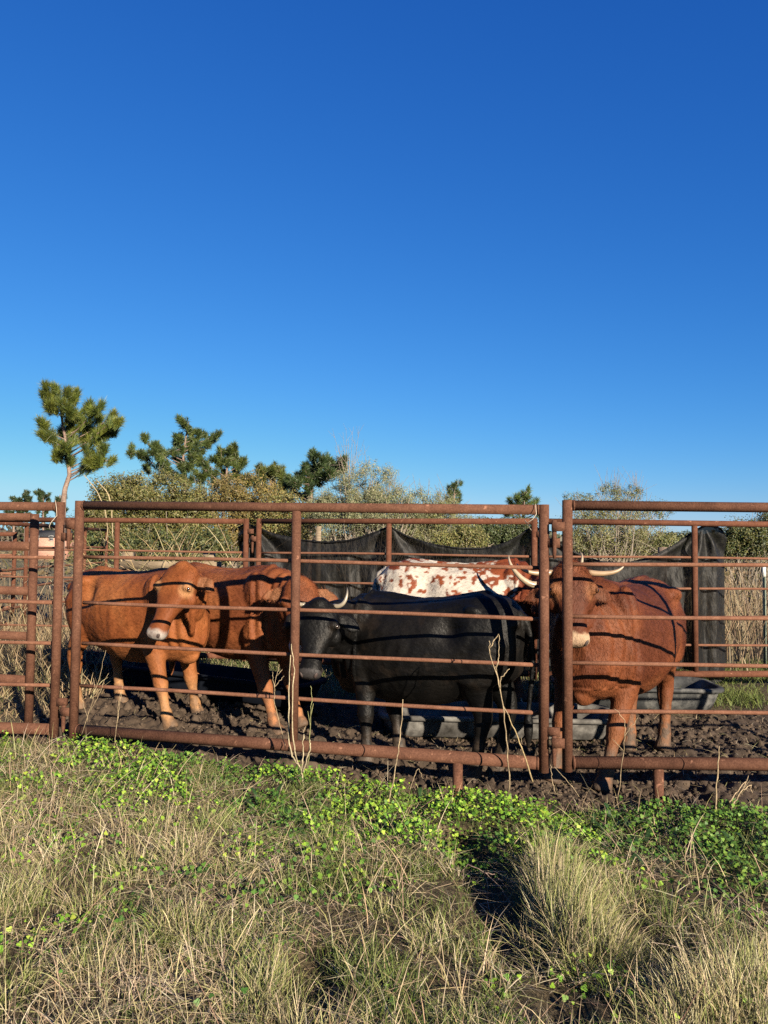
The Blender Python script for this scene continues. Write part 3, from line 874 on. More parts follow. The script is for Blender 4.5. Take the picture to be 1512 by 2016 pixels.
    flow -= bn * (flow * bn).sum(1, keepdims=True)
    flow /= np.linalg.norm(flow, axis=1, keepdims=True) + 1e-9
    ln = furlen * s * rng.uniform(.6, 1.4, fur)
    ln = np.where(onh & (thf > .45), ln * .35, ln)
    ln = np.where(onh & (thf < .22), ln * (1.25 + curl * .5), ln)
    ln = np.where(~onh, ln * np.interp(base[:, 2], [.1 * s, .5 * s, .7 * s], [.35, .5, 1]), ln)
    lift = rng.uniform(.04, .2, fur)
    sd_ = np.cross(bn, flow)
    wd = .0014
    tip = base + (flow * np.cos(lift)[:, None] + bn * np.sin(lift)[:, None]) * ln[:, None]
    b0 = base - bn * .001
    FV = np.stack([b0 + sd_ * wd, b0 - sd_ * wd, tip], 1).reshape(-1, 3)
    fc = np.clip(bc * rng.uniform(.82, 1.2, (fur, 1)), 0, 1)
    FC = np.repeat(fc, 3, 0)
    tip_n = bn + flow * .25
    FN = np.repeat(bn, 3, 0); FN[2::3] = tip_n / np.linalg.norm(tip_n, axis=1, keepdims=True)
    ft_ = nv + np.arange(fur * 3).reshape(-1, 3)
    root = fast_mesh('cow', np.concatenate([V, FV]), [q, np.concatenate([tr, ft_]) if len(tr) else ft_], hide or M_HIDE, np.concatenate([C, FC]), True, normals=np.concatenate([nrm, FN]))
    root.location = O
    root.rotation_euler = (0, 0, h)
    tag(root, label, 'cow', 'cattle in the pen')
    for sy, e in eyes:
        out = unit(S * sy * .85 + Nn * .55 + D * .05)
        eb = MB().sphere(e + out * .0225 * s, .0165 * s, nu=16, nv=10).build('eye', M_EYE, root)
        lid = MB()
        lc = e + out * .029 * s
        a1 = unit(D - out * np.dot(D, out)); a2 = np.cross(out, a1)
        ang = np.linspace(0, 2 * math.pi, 21)
        lid.tube([lc + (a1 * math.sin(a) * .0105 + a2 * math.cos(a) * .0185) * s + out * (.004 * math.cos(2 * a)) * s for a in ang], .0062 * s, 7, col=eyecol if eyecol is not None else C[np.argmin(((V - e) ** 2).sum(1))] * .6, cap=False)
        lid.build('eyelid', M_HIDE, root, col=True)
        nb = Pp + D * 1.0 * HL + S * sy * .045 * kw(1) + Nn * .026 * s
        nd = unit(D * .55 + Nn * .25 + S * sy * .55)
        nb = nb + nd * .006 * s
        Rn = np.stack([unit(np.cross(nd, D + Nn)), np.cross(nd, unit(np.cross(nd, D + Nn))), nd], 1)
        MB().sphere(nb - nd * .004 * s, V3(.021, .014, .008) * s, Rn).build('nostril', M_NOSTRIL, root)
    # mouth line
    mp_ = []
    for k in np.linspace(-1, 1, 15):
        a = k * 1.9
        mp_.append(Pp + D * (.90 + .105 * math.cos(a) ) * HL + S * math.sin(a) * .068 * kw(1) - Nn * (.030 + .004 * math.cos(a)) * s)
    # keep it on the skin
    mp_ = [V[np.argmin(((V - p) ** 2).sum(1))] for p in mp_]
    MB().tube(mp_, .0038 * s, 6).build('mouth', M_NOSTRIL, root)
    if horns:
        for sy in (-1, 1):
            pts = [Pp + D * p[2] * s + S * sy * p[0] * s + Nn * p[1] * s for p in horns['pts']]
            # smooth curve through control points
            P_ = np.array(pts); tt = np.linspace(0, len(P_) - 1, 16)
            idx = np.arange(len(P_))
            cs = np.stack([np.polyval(np.polyfit(idx, P_[:, a], min(3, len(P_) - 1)), tt) for a in range(3)], -1)
            rad = np.interp(tt / tt[-1], [0, .15, .5, .85, 1], [horns['r'], horns['r'] * .95, horns['r'] * .72, horns['r'] * .35, .003]) * s
            f = tt / tt[-1]
            colr = np.repeat(mix(np.tile(horncol[0], (16, 1)), np.tile(horncol[1], (16, 1)), ss(f, .5, 1)), 14, 0)
            MB().tube(cs, rad, 14, col=colr).build('horn', M_HORN, root, col=True)
    return root

def n3(V, k, o=4, sd=0):
    return fbm(V[:, 0] * k + sd, V[:, 1] * k + sd * 2, V[:, 2] * k, o=o)

def base_coat(main, dark, light, legcol=None, muzzle=(.55, .46, .38), nose=(.35, .22, .18), eye=None, muz=(.80, .92), inner_ear=(.19, .085, .04), legz=(.12, .42)):
    def f(I):
        V = I['V']; s = I['s']; nv = len(V)
        C = np.tile(main, (nv, 1)).astype(float)
        t = n3(V, 3.2)
        C = mix(C, dark, .7 * ss(t, .45, .62)); C = mix(C, light, .6 * ss(1 - t, .48, .66))
        # paler belly and inside of the legs
        C = mix(C, light, .5 * (1 - ss(V[:, 2], .52 * s, .66 * s)))
        if legcol is not None:
            zz_ = V[:, 2] / s
            C = mix(C, legcol, (1 - ss(zz_ + .2 * (t - .5), legz[0], legz[1])) * .9)
        hd = I['head'] & (np.abs(I['ts']) < .095 * s) & (I['tn'] > -.085)
        if muzzle is not None:
            mz = hd * ss(I['th'] + .10 * (n3(V, 30) - .5), *muz) * (I['th'] < 1.2)
            C = mix(C, muzzle, mz)
            ns = hd * ss(I['th'], .93, .99) * ss(I['tn'], -.02, .02)
            C = mix(C, nose, ns * .8 * ss(n3(V, 40, sd=5), .35, .6))
        if eye is not None:
            for sy, e in I['eyes']:
                d = np.linalg.norm(V - e, axis=1)
                C = mix(C, eye, (1 - ss(d, .035 * s, .085 * s)) * .9)
        for c, sy in I['ears']:
            d = np.linalg.norm(V - c, axis=1)
            fn = (I['n'] @ (I['N'] * .9 + I['D'] * .2)) > .25
            C = mix(C, inner_ear, (1 - ss(d, .04 * s, .10 * s)) * fn * .8)
        return C
    return f

def feet_px(*a):
    out = []
    for u, v, Y in a:
        p = at(u, v, Y); out.append((p[0], p[1]))
    return out

# tan-brown polled cow at the left, head turned to the camera's left
C1 = cow('light brown hornless cow at the left with a pale muzzle, looking towards the camera', (-2.00, 6.30), -31, .94,
    at(363, 1121, 5.70), (-.25, -.44, -.87), (-.37, -.81, .43),
    [(-1.50, 6.32), (-1.60, 5.86), (-2.24, 6.66), (-2.50, 6.40)],
    base_coat((.225, .070, .021), (.145, .041, .013), (.31, .118, .042), (.42, .22, .095), (.34, .30, .265), (.22, .17, .15), (.36, .18, .08), (.90, .96)),
    dewlap=.10, ear_dir=(-.05, .25), eyecol=(.30, .14, .06), curl=.2, hl=.575, hw=1.42, horns=None, rump_up=.0, belly=.07)
# reddish cow behind it
C2 = cow('reddish brown cow behind the first one, its shaded face beside the middle post', (-1.26, 6.55), -33, .99,
    at(592, 1150, 5.80), (.04, -.42, -.9), (.12, -.80, .5),
    [(-.66, 6.28), (-.80, 5.95), (-1.66, 7.0), (-1.86, 6.62)],
    base_coat((.185, .056, .019), (.105, .030, .012), (.27, .096, .036), (.32, .14, .06), (.5, .40, .34), (.3, .2, .17), None, (.88, .96)),
    dewlap=.05, ear_dir=(.0, .12), curl=.8, furlen=.030, rump_up=.01, hl=.52, hw=1.2, belly=.06)
# black cow, nearest
def black_coat(I):
    V = I['V']
    C = np.tile((.0022, .0020, .0019), (len(V), 1))
    C = mix(C, (.0062, .0052, .0043), ss(n3(V, 4), .45, .65))
    C = mix(C, (.022, .015, .010), .5 * ss(n3(V, 9, sd=3), .60, .75))
    d = I['head'] & (I['th'] > .93)
    C = mix(C, (.05, .045, .045), d * .7)
    return C
C3 = cow('short black cow with small upturned horns standing broadside behind the middle panel', (.29, 5.50), 150, .97,
    at(630, 1194, 5.20), (-.09, -.46, -.88), (-.13, -.88, .45),
    [(-.10, 5.44), (.14, 5.70), (.61, 5.19), (.81, 5.42)], black_coat, M_BLACKHIDE, hl=.50, hw=1.28,
    horns=dict(pts=[(.10, .02, .0), (.155, .03, -.005), (.185, .045, -.04), (.19, .055, -.09), (.185, .06, -.125)], r=.0165), horncol=((.26, .22, .16), (.05, .045, .04)), curl=.5, furlen=.020, ear_dir=(-.1, .3), belly=.08, body_w=1.04, tail_out=-.06, hook=.6, eyecol=(.03, .025, .022), rump_up=.04, dewlap=.05)
# white cow with red speckles
def speckled(I):
    V = I['V']; s = I['s']
    white = np.tile((.46, .41, .35), (len(V), 1))
    x = V[:, 0] / s
    grow = ss(x, -.05, .75)
    f1 = n3(V, 9.5, 3, 2); f2 = n3(V, 24, 2, 8); f3 = n3(V, 3.6, 3, 4)
    m = ss(f1 + .40 * grow, .72, .755)
    m = np.maximum(m, ss(f2 + .30 * grow, .615, .66))
    m = np.maximum(m, ss(f3 + .05 * (f1 - .5) + .42 * grow, .72, .745))
    top = V[:, 2] / s - np.interp(x, [-.7, -.4, 0, .4], [1.16, 1.2, 1.18, 1.2])
    m = np.maximum(m, ss(top + .12 * (f1 - .5), -.015, .01) * ss(f2 + f3 + .3 * grow, 1.0, 1.15))
    m = np.maximum(m, ss(x + .5 * (f1 - .5), .50, .62)); m = np.where(I['head'], 1, m)
    red = mix(np.tile((.20, .050, .018), (len(V), 1)), (.13, .03, .012), ss(n3(V, 6), .4, .6))
    C = mix(white, red, m)
    C = mix(C, (.55, .42, .34), .8 * (I['head'] & (I['th'] > .85)))
    return C
C4 = cow('white longhorn cow speckled with red, standing behind the black cow', (.78, 7.24), -10, 1.07,
    at(1078, 1146, 6.55), (.03, -.45, -.9), (-.05, -.85, .5),
    [(1.28, 7.30), (1.22, 7.02), (.18, 7.46), (.14, 7.16)], speckled, hl=.52, hw=1.0,
    horns=dict(pts=[(.085, .0, .02), (.15, .02, .01), (.225, .035, -.04), (.275, .05, -.13), (.29, .055, -.22)], r=.029), horncol=((.36, .28, .18), (.34, .27, .19)), curl=.3, rump_up=.0, hook=.45, voxel=.0095, ear_dir=(-.05, .15))
# dark red horned cow at the right
C5 = cow('dark red cow at the right with wide pale horns and cream muzzle', (1.73, 5.66), -127, 1.08,
    at(1121, 1122, 4.98), (.0, -.40, -.92), (-.02, -.90, .42),
    [(1.42, 5.02), (1.14, 5.20), (2.20, 6.08), (1.92, 6.06)],
    base_coat((.125, .036, .0135), (.068, .019, .009), (.185, .063, .025), (.24, .105, .048), (.38, .26, .165), (.34, .22, .15), (.20, .08, .035), (.86, .92), inner_ear=(.10, .035, .016), legz=(.06, .5)),
    horns=dict(pts=[(.10, .01, .02), (.17, .02, .03), (.24, .03, .03), (.285, .04, .012), (.32, .05, -.02)], r=.0185), horncol=((.34, .235, .14), (.28, .21, .14)),
    curl=1.2, furlen=.028, fur=80000, ear_t=.21, ear_dir=(-.05, .22), hw=1.12, hl=.455, body_w=1.1, belly=.05, dewlap=.02, muddy=1.0)

# ------------------------------------------------------------------ grass, weeds and other ground cover
def blades(base, h, lean, wid, c0, c1, nseg=3, curve=1.8, side=None, taper=.65, droop=.25):
    """strips of grass; base (N,3), h (N,), lean (N,2), wid (N,), colours at foot and tip (N,3)"""
    n = len(base)
    if side is None:
        a = rng.uniform(0, math.pi, n); side = np.stack([np.cos(a), np.sin(a), 0 * a], 1)
    ll = np.hypot(lean[:, 0], lean[:, 1])
    V = np.empty((n, 2 * nseg + 1, 3)); C = np.empty((n, 2 * nseg + 1, 3))
    for k in range(nseg + 1):
        t = k / nseg
        p = base.copy()
        p[:, 0] += lean[:, 0] * t ** curve; p[:, 1] += lean[:, 1] * t ** curve
        p[:, 2] += h * t - droop * ll * t ** 3
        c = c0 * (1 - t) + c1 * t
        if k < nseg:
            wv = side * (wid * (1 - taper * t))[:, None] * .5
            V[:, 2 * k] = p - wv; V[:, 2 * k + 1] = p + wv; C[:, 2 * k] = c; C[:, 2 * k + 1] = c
        else:
            V[:, 2 * nseg] = p; C[:, 2 * nseg] = c
    o = np.arange(n)[:, None] * (2 * nseg + 1)
    qs = [o + np.array([2 * k, 2 * k + 1, 2 * k + 3, 2 * k + 2]) for k in range(nseg - 1)]
    tr = o + np.array([2 * nseg - 2, 2 * nseg - 1, 2 * nseg])
    return V.reshape(-1, 3), (np.concatenate(qs) if qs else np.empty((0, 4), int)), tr, C.reshape(-1, 3)

class Many:
    def __init__(s): s.V = []; s.q = []; s.t = []; s.c = []; s.n = 0; s.h = []
    def add(s, V, q, t, c, hexa=None):
        s.V.append(V); s.c.append(c)
        if len(q): s.q.append(q + s.n)
        if len(t): s.t.append(t + s.n)
        if hexa is not None: s.h.append(hexa + s.n)
        s.n += len(V)
    def build(s, name, mat, parent=None):
        fs = []
        if s.q: fs.append(np.concatenate(s.q))
        if s.t: fs.append(np.concatenate(s.t))
        if s.h: fs.append(np.concatenate(s.h))
        return fast_mesh(name, np.concatenate(s.V), fs, mat, np.concatenate(s.c), False, parent)

def scatter(n, x0, x1, y0, y1, dens=None):
    """points in a rectangle, thinned by a density function 0..1"""
    x = rng.uniform(x0, x1, n); y = rng.uniform(y0, y1, n)
    if dens is not None:
        k = rng.random(n) < dens(x, y); x = x[k]; y = y[k]
    return x, y
def on_ground(x, y, dz=-.01):
    return np.stack([x, y, ground_z(x, y) + dz], 1)
def pal(cols, n, jit=.18):
    c = np.asarray(cols, float)
    return c[rng.integers(0, len(c), n)] * rng.uniform(1 - jit, 1 + jit, (n, 1)) * rng.uniform(1 - jit * .4, 1 + jit * .4, (n, 3))

GREEN = [(.085, .135, .026), (.13, .18, .038), (.06, .10, .02), (.19, .22, .06)]
STRAW = [(.62, .51, .32), (.54, .43, .25), (.72, .61, .42), (.42, .32, .18), (.50, .37, .25), (.44, .41, .18)]
PALE = [(.60, .52, .30), (.52, .49, .24), (.66, .57, .36)]
CLOV = [(.15, .30, .026), (.25, .42, .036), (.08, .18, .02), (.34, .48, .055), (.12, .24, .025)]
DARKL = [(.025, .06, .015), (.035, .075, .02), (.02, .05, .014)]

def ndist(x, y):
    return front_y(x) - y            # distance in front of the fence
def clover_d(x, y):
    d = ndist(x, y)
    lo = -.03 + .10 * ss(x, -.4, 1.0); hi = .72 + .22 * ss(x, -1.2, -.2) + .12 * ss(x, .2, 1.)
    return ss(d, lo - .05, lo + .12) * (1 - ss(d, hi - .2, hi + .25)) * ss(fbm(x * 2.2, y * 2.2), .28, .44) * (1 - .35 * ss(-x, 1.4, 2.2))
def meadow_d(x, y):
    d = ndist(x, y)
    return ss(d + .2 * (fbm(x * 3, y * 3) - .5), .0, .18)

def to_px(x, y):
    """photo pixel of ground points, used to lay out the grass types on the ground"""
    d = np.stack([x, y, np.zeros_like(x) - EYE], -1)
    zf = d @ fwd
    zf = np.maximum(zf, .3)
    return 756 + F * (d @ CR) / zf, 1008 - F * (d @ CU) / zf
def hay(x, y):
    u, v = to_px(x, y)
    h = np.full_like(u, .16)
    for cu, cv, ru, rv, k in ((370, 1665, 200, 95, 1), (60, 1730, 120, 120, .8), (430, 1900, 190, 80, .8), (1150, 1800, 130, 140, .9), (1440, 1980, 150, 90, .9), (760, 1665, 110, 35, .9), (230, 1960, 160, 60, .7), (1330, 1690, 140, 60, .45), (700, 1990, 120, 60, .5), (160, 1540, 180, 50, .5)):
        h = np.maximum(h, k * np.exp(-(((u - cu) / ru) ** 2 + ((v - cv) / rv) ** 2) * 1.1))
    h = np.where((u < -30) | (u > 1540) | (v > 2050), .55, h)
    return np.clip(h * (.55 + .9 * fbm(x * 4, y * 4, o=3)), 0, 1)

def short_grass():
    m = Many()
    x, y = scatter(190000, -3.2, 3.4, 1.7, 5.6, lambda x, y: meadow_d(x, y) * (.40 + .60 * ss(fbm(x * 1.8, y * 1.8, o=3), .38, .56)) * (1 - .55 * clover_d(x, y)) * (1 - .8 * shade_hollow(x, y)) * (1 - .55 * hay(x, y)))
    n = len(x); h = rng.uniform(.025, .085, n) * (.3 + 1.3 * ss(fbm(x * 5, y * 5, o=3), .3, .7)); a = rng.uniform(0, 6.28, n); l = h * rng.uniform(.2, 1.1, n)
    c0 = pal(GREEN, n); c1 = pal(GREEN + [(.20, .19, .07), (.14, .16, .05)], n) * 1.2
    m.add(*blades(on_ground(x, y), h, np.stack([np.cos(a) * l, np.sin(a) * l], 1), rng.uniform(.0022, .0044, n), c0, c1))
    # right rear of the pen and the strip behind it
    x, y = scatter(26000, 1.9, 5.6, 6.6, 9.5, lambda x, y: ss(y + .5 * (fbm(x * 2, y * 2) - .5), 6.95, 7.3) * ss(fbm(x * 1.5, y * 1.5), .36, .5))
    n = len(x); h = rng.uniform(.05, .17, n); a = rng.uniform(0, 6.28, n); l = h * rng.uniform(.3, 1.2, n)
    m.add(*blades(on_ground(x, y), h, np.stack([np.cos(a) * l, np.sin(a) * l], 1), rng.uniform(.004, .008, n), pal(GREEN, n) * 1.1, pal([(.13, .17, .04), (.19, .20, .06)], n)))
    x, y = scatter(14000, -3.6, 1.9, 7.3, 9.5, None)
    n = len(x); h = rng.uniform(.05, .16, n); a = rng.uniform(0, 6.28, n); l = h * rng.uniform(.3, 1.2, n)
    m.add(*blades(on_ground(x, y), h, np.stack([np.cos(a) * l, np.sin(a) * l], 1), rng.uniform(.004, .008, n), pal(GREEN, n), pal(GREEN + STRAW, n)))
    x, y = scatter(16000, -7.5, -2.6, 5.5, 9.6, lambda x, y: (1 - mud_mask(x, y)) * ss(fbm(x * 1.7, y * 1.7), .36, .55))
    n = len(x); h = rng.uniform(.05, .2, n); a = rng.uniform(0, 6.28, n); l = h * rng.uniform(.3, 1.2, n)
    m.add(*blades(on_ground(x, y), h, np.stack([np.cos(a) * l, np.sin(a) * l], 1), rng.uniform(.004, .008, n), pal(GREEN, n), pal(GREEN + STRAW, n)))
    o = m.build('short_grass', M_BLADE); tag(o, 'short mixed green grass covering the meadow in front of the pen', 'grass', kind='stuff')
short_grass()

def straw_litter():
    m = Many()
    # lying dead stems
    x, y = scatter(125000, -3.2, 3.4, 1.7, 5.4, lambda x, y: meadow_d(x, y) * (.22 + .78 * ss(fbm(x * 1.5 + 7, y * 1.5, o=3), .40, .58)) * (1 - .8 * clover_d(x, y)) * (1 - .75 * shade_hollow(x, y)) * (.45 + .55 * hay(x, y)))
    n = len(x); a = rng.uniform(0, 6.28, n); l = rng.uniform(.05, .2, n); h = rng.uniform(.008, .06, n)
    b = on_ground(x, y, .0); b[:, 2] += rng.uniform(0, .035, n)
    c = pal(STRAW, n); sd = np.stack([-np.sin(a) * .8, np.cos(a) * .8, rng.uniform(-.5, .5, n)], 1)
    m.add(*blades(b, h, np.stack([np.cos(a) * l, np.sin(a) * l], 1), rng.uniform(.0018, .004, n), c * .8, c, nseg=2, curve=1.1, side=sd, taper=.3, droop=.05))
    # upright dead stems
    x, y = scatter(26000, -3.2, 3.4, 1.7, 5.4, lambda x, y: meadow_d(x, y) * (.15 + .85 * ss(fbm(x * 1.3 + 2, y * 1.3 + 8, o=3), .42, .6)) * (1 - .75 * clover_d(x, y)) * (1 - .9 * shade_hollow(x, y)) * (.10 + .90 * hay(x, y)))
    n = len(x); a = rng.uniform(0, 6.28, n); h = rng.uniform(.06, .24, n); l = h * rng.uniform(.15, .8, n)
    c = pal(STRAW, n)
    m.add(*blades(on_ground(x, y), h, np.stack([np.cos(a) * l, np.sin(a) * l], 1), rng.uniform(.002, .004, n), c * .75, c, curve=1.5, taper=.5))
    # long broken stems leaning every way
    x, y = scatter(2200, -3.2, 3.4, 1.8, 4.9, lambda x, y: meadow_d(x, y) * (.25 + .75 * hay(x, y)))
    n = len(x); a = rng.uniform(0, 6.28, n); h = rng.uniform(.04, .30, n); l = rng.uniform(.10, .38, n)
    c = pal(STRAW + [(.30, .19, .13), (.25, .17, .11)], n)
    m.add(*blades(on_ground(x, y), h, np.stack([np.cos(a) * l, np.sin(a) * l], 1), rng.uniform(.0024, .0048, n), c * .8, c, nseg=5, curve=1.25, taper=.4, droop=.3))
    # a little straw trodden into the mud
    x, y = scatter(3200, -2.6, 3.4, 4.4, 7.0, lambda x, y: mud_mask(x, y) * (.4 + .6 * ss(x, -.5, 1.)))
    n = len(x); a = rng.uniform(0, 6.28, n); l = rng.uniform(.04, .16, n)
    c = pal(STRAW, n) * .75; sd = np.stack([-np.sin(a) * .8, np.cos(a) * .8, rng.uniform(-.5, .5, n)], 1)
    m.add(*blades(on_ground(x, y, .012), rng.uniform(.0, .05, n), np.stack([np.cos(a) * l, np.sin(a) * l], 1), rng.uniform(.002, .004, n), c, c, nseg=2, curve=1.1, side=sd, taper=.3, droop=.05))
    # dead stems along the foot of the fence
    x, y = scatter(2600, -3.2, 3.4, 4.2, 5.6, lambda x, y: ss(ndist(x, y), -.12, .02) * (1 - ss(ndist(x, y), .12, .35)))
    n = len(x); a = rng.uniform(0, 6.28, n); h = rng.uniform(.03, .17, n); l = h * rng.uniform(.3, 1.6, n)
    c = pal(STRAW, n) * .9
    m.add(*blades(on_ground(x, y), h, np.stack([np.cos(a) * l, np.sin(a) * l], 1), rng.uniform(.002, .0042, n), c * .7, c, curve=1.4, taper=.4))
    x, y = scatter(15000, -7.5, -2.5, 5.45, 10, None)
    n = len(x); h = rng.uniform(.05, .6, n) * ss(y, 5.0, 8.5); a = rng.uniform(0, 6.28, n); l = h * rng.uniform(.1, .8, n) + .05
    c = pal([(.34, .25, .14), (.28, .2, .11), (.42, .33, .19)], n)
    m.add(*blades(on_ground(x, y), h, np.stack([np.cos(a) * l, np.sin(a) * l], 1), rng.uniform(.004, .009, n), c * .8, c, curve=1.4, taper=.4))
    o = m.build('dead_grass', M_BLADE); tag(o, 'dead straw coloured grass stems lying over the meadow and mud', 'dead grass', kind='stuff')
straw_litter()

def tussocks():
    m = Many()
    px = [(30, 1760, .9), (100, 1700, .9), (170, 1790, .9), (250, 1730, 1.1), (300, 1660, 1.0), (360, 1700, 1.2), (410, 1650, 1.1), (470, 1730, 1.0), (350, 1850, 1.1), (420, 1880, 1.0), (560, 1920, 1.15), (520, 1985, 1.1),
          (640, 1680, .8), (680, 1990, .8), (60, 1850, .8), (160, 1920, .9), (20, 1960, 1.0), (230, 1980, .9), (1075, 1760, 1.0), (1105, 1770, 1.9), (1130, 1830, 2.0), (1190, 1850, 1.7), (1235, 1880, 1.5), (1090, 1700, 1.4), (1150, 1740, 1.3), (1200, 1780, 1.2), (1110, 1890, 1.5), (1160, 1900, 1.2),
          (1390, 1990, 1.35), (1450, 1960, 1.3), (1490, 1920, 1.1), (1350, 2020, 1.1), (1300, 2040, .9), (1480, 2040, 1.2), (840, 1860, .7), (850, 1740, .6), (740, 1800, .6), (1400, 1830, .7), (900, 2030, .8), (430, 2040, .9), (740, 2040, .8), (120, 2050, .9), (1010, 1690, .5), (580, 1790, .8), (30, 1640, .7)]
    tall = [(1072, 1690, .30), (1082, 1720, .36), (1095, 1755, .40), (1062, 1765, .30), (1070, 1840, .36), (1085, 1800, .44), (1110, 1840, .44), (1140, 1870, .46), (1175, 1890, .44), (1215, 1900, .38), (1150, 1830, .42), (1100, 1880, .36), (1200, 1860, .40), (1245, 1890, .30), (1075, 1740, .30), (1400, 2010, .42), (1440, 2020, .44), (1490, 2010, .40), (1360, 2040, .36), (1470, 1960, .34),
            (560, 1990, .30), (610, 2020, .34), (500, 1960, .26), (655, 1690, .22), (345, 1840, .26), (860, 1850, .2), (20, 1800, .28), (70, 1780, .26)]
    for u, v, sz in px + [(u, v, -h) for u, v, h in tall]:
        if 0 < sz < 1.0 and rng.random() < .35: continue
        # ground point seen at the pixel
        r = fwd + CR * ((u - 756) / F) - CU * ((v - 1008) / F); t = -EYE / r[2]
        cx, cy = r[0] * t, r[1] * t
        if sz < 0:
            n = int(420 * -sz + 50); rad = .11; hh = -sz * .82
        else:
            sz = min(sz, 1.3)
            n = int(200 * sz); rad = .10 * sz; hh = .175 * sz ** .7
        rr = rad * np.sqrt(rng.random(n)); a = rng.uniform(0, 6.28, n)
        x = cx + rr * np.cos(a); y = cy + rr * np.sin(a)
        h = hh * rng.uniform(.35, 1.0, n) * (1 - .3 * rr / rad)
        out = (.2 + .75 * rr / rad) * rng.uniform(.25, 1.0, n) * h * (.8 if sz > 0 else .5)
        la = a + rng.normal(0, .8, n)
        lean = np.stack([np.cos(la) * out, np.sin(la) * out], 1) + rng.normal(0, .035, (n, 2)) + rng.normal(0, .35, 2) * h[:, None] * rng.random((n, 1))
        g = rng.random((n, 1)) < rng.uniform(.2, .9)
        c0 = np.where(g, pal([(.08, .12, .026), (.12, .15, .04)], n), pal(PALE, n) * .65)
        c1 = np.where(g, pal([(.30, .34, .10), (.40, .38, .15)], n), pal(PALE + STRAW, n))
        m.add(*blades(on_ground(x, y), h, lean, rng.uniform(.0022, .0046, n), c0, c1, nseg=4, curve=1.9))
    x, y = scatter(150, -4.2, 4.2, 1.0, 4.6, lambda x, y: (np.abs(x) > .58 * y + .25) * meadow_d(x, y))
    for cx, cy in zip(x[:45], y[:45]):
        n = 150; rr = .08 * np.sqrt(rng.random(n)); a = rng.uniform(0, 6.28, n)
        h = rng.uniform(.12, .32, n); out = rng.uniform(.1, .8, n) * h
        g = rng.random((n, 1)) < .4
        m.add(*blades(on_ground(cx + rr * np.cos(a), cy + rr * np.sin(a)), h, np.stack([np.cos(a) * out, np.sin(a) * out], 1), rng.uniform(.0024, .0048, n), np.where(g, pal(GREEN, n), pal(PALE, n) * .6), np.where(g, pal([(.22, .24, .08)], n), pal(PALE + STRAW, n)), nseg=4))
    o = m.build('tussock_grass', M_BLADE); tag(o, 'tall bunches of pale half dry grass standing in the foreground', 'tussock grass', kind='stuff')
tussocks()

def leaves(c, n_dir, size, cols, asp=1.0, fold=0.0, k=6, lobed=0.0):
    """small rounded leaves as k-gons; c (N,3), n_dir normals (N,3)"""
    n = len(c)
    nd = n_dir / (np.linalg.norm(n_dir, axis=1, keepdims=True) + 1e-9)
    rv = rng.normal(size=(n, 3)); u = np.cross(nd, rv); u /= np.linalg.norm(u, axis=1, keepdims=True) + 1e-9; v = np.cross(nd, u)
    a = np.arange(k) * 2 * math.pi / k
    rad = 1 - lobed * (1 - np.abs(np.cos(1.5 * a))) * 1.0
    V = c[:, None] + (u[:, None] * (np.cos(a) * rad)[None, :, None] + v[:, None] * (np.sin(a) * rad * asp)[None, :, None]) * size[:, None, None]
    V = V + nd[:, None] * (fold * size[:, None] * np.abs(np.cos(a))[None])[..., None]
    return V.reshape(-1, 3), np.arange(n * k).reshape(n, k), np.repeat(cols, k, 0)

def clover():
    m = Many()
    x, y = scatter(56000, -3.0, 3.2, 3.3, 5.6, lambda x, y: clover_d(x, y) * .95)
    x2, y2 = scatter(22000, -3.0, 3.2, 1.9, 4.6, lambda x, y: meadow_d(x, y) * .6 * ss(fbm(x * 1.9 + 4, y * 1.9 + 4), .53, .64) * (1 - .8 * shade_hollow(x, y)))
    x = np.concatenate([x, x2]); y = np.concatenate([y, y2])
    n = len(x); clump = fbm(x * 5, y * 5 + 3, o=3)
    z = ground_z(x, y) + .015 + .10 * ss(clump, .3, .7) * rng.uniform(.3, 1, n)
    tilt = rng.normal(0, .6, (n, 3)); tilt[:, 2] = 1; tilt[:, 1] -= .35
    dark = (fbm(x * 1.6 + 9, y * 1.6 + 2) + .35 * ss(x, .9, 1.5) > .62)[:, None]
    col = np.where(dark, pal([(.06, .14, .022), (.09, .19, .028), (.16, .27, .035)], n), pal(CLOV, n, .25))
    V, f, c = leaves(np.stack([x, y, z], 1), tilt, rng.uniform(.005, .0135, n), col, .95, .15, 12, .42)
    m.add(V, [], [], c, f)
    # stalks under the leaves
    k = rng.random(n) < .35
    b = on_ground(x[k], y[k]); hh = z[k] - b[:, 2]
    V, q, t, c = blades(b, hh, rng.normal(0, .012, (k.sum(), 2)), np.full(k.sum(), .0016), pal([(.10, .15, .03)], k.sum()), pal([(.12, .2, .03)], k.sum()), nseg=2)
    m.add(V, q, t, c)
    # broader dark leaves lying among them
    x, y = scatter(1500, -2.6, 3.2, 3.6, 5.3, lambda x, y: np.maximum(clover_d(x, y) * .5, .6 * ss(x, .8, 1.3) * ss(ndist(x, y), .15, .3) * (1 - ss(ndist(x, y), 1.1, 1.6))))
    n = len(x); a = rng.uniform(0, 6.28, n); l = rng.uniform(.05, .12, n)
    V, q, t, c = blades(on_ground(x, y, .02), rng.uniform(.03, .09, n), np.stack([np.cos(a) * l, np.sin(a) * l], 1), rng.uniform(.014, .026, n), pal(DARKL, n), pal(DARKL, n) * 1.5, nseg=4, curve=1.2, side=np.stack([-np.sin(a), np.cos(a), 0 * a], 1), taper=.1, droop=.5)
    m.add(V, q, t, c)
    o = m.build('clover', M_LEAF); tag(o, 'bright green low clover and broad leaved ground cover along the fence foot', 'ground cover', kind='stuff')
clover()

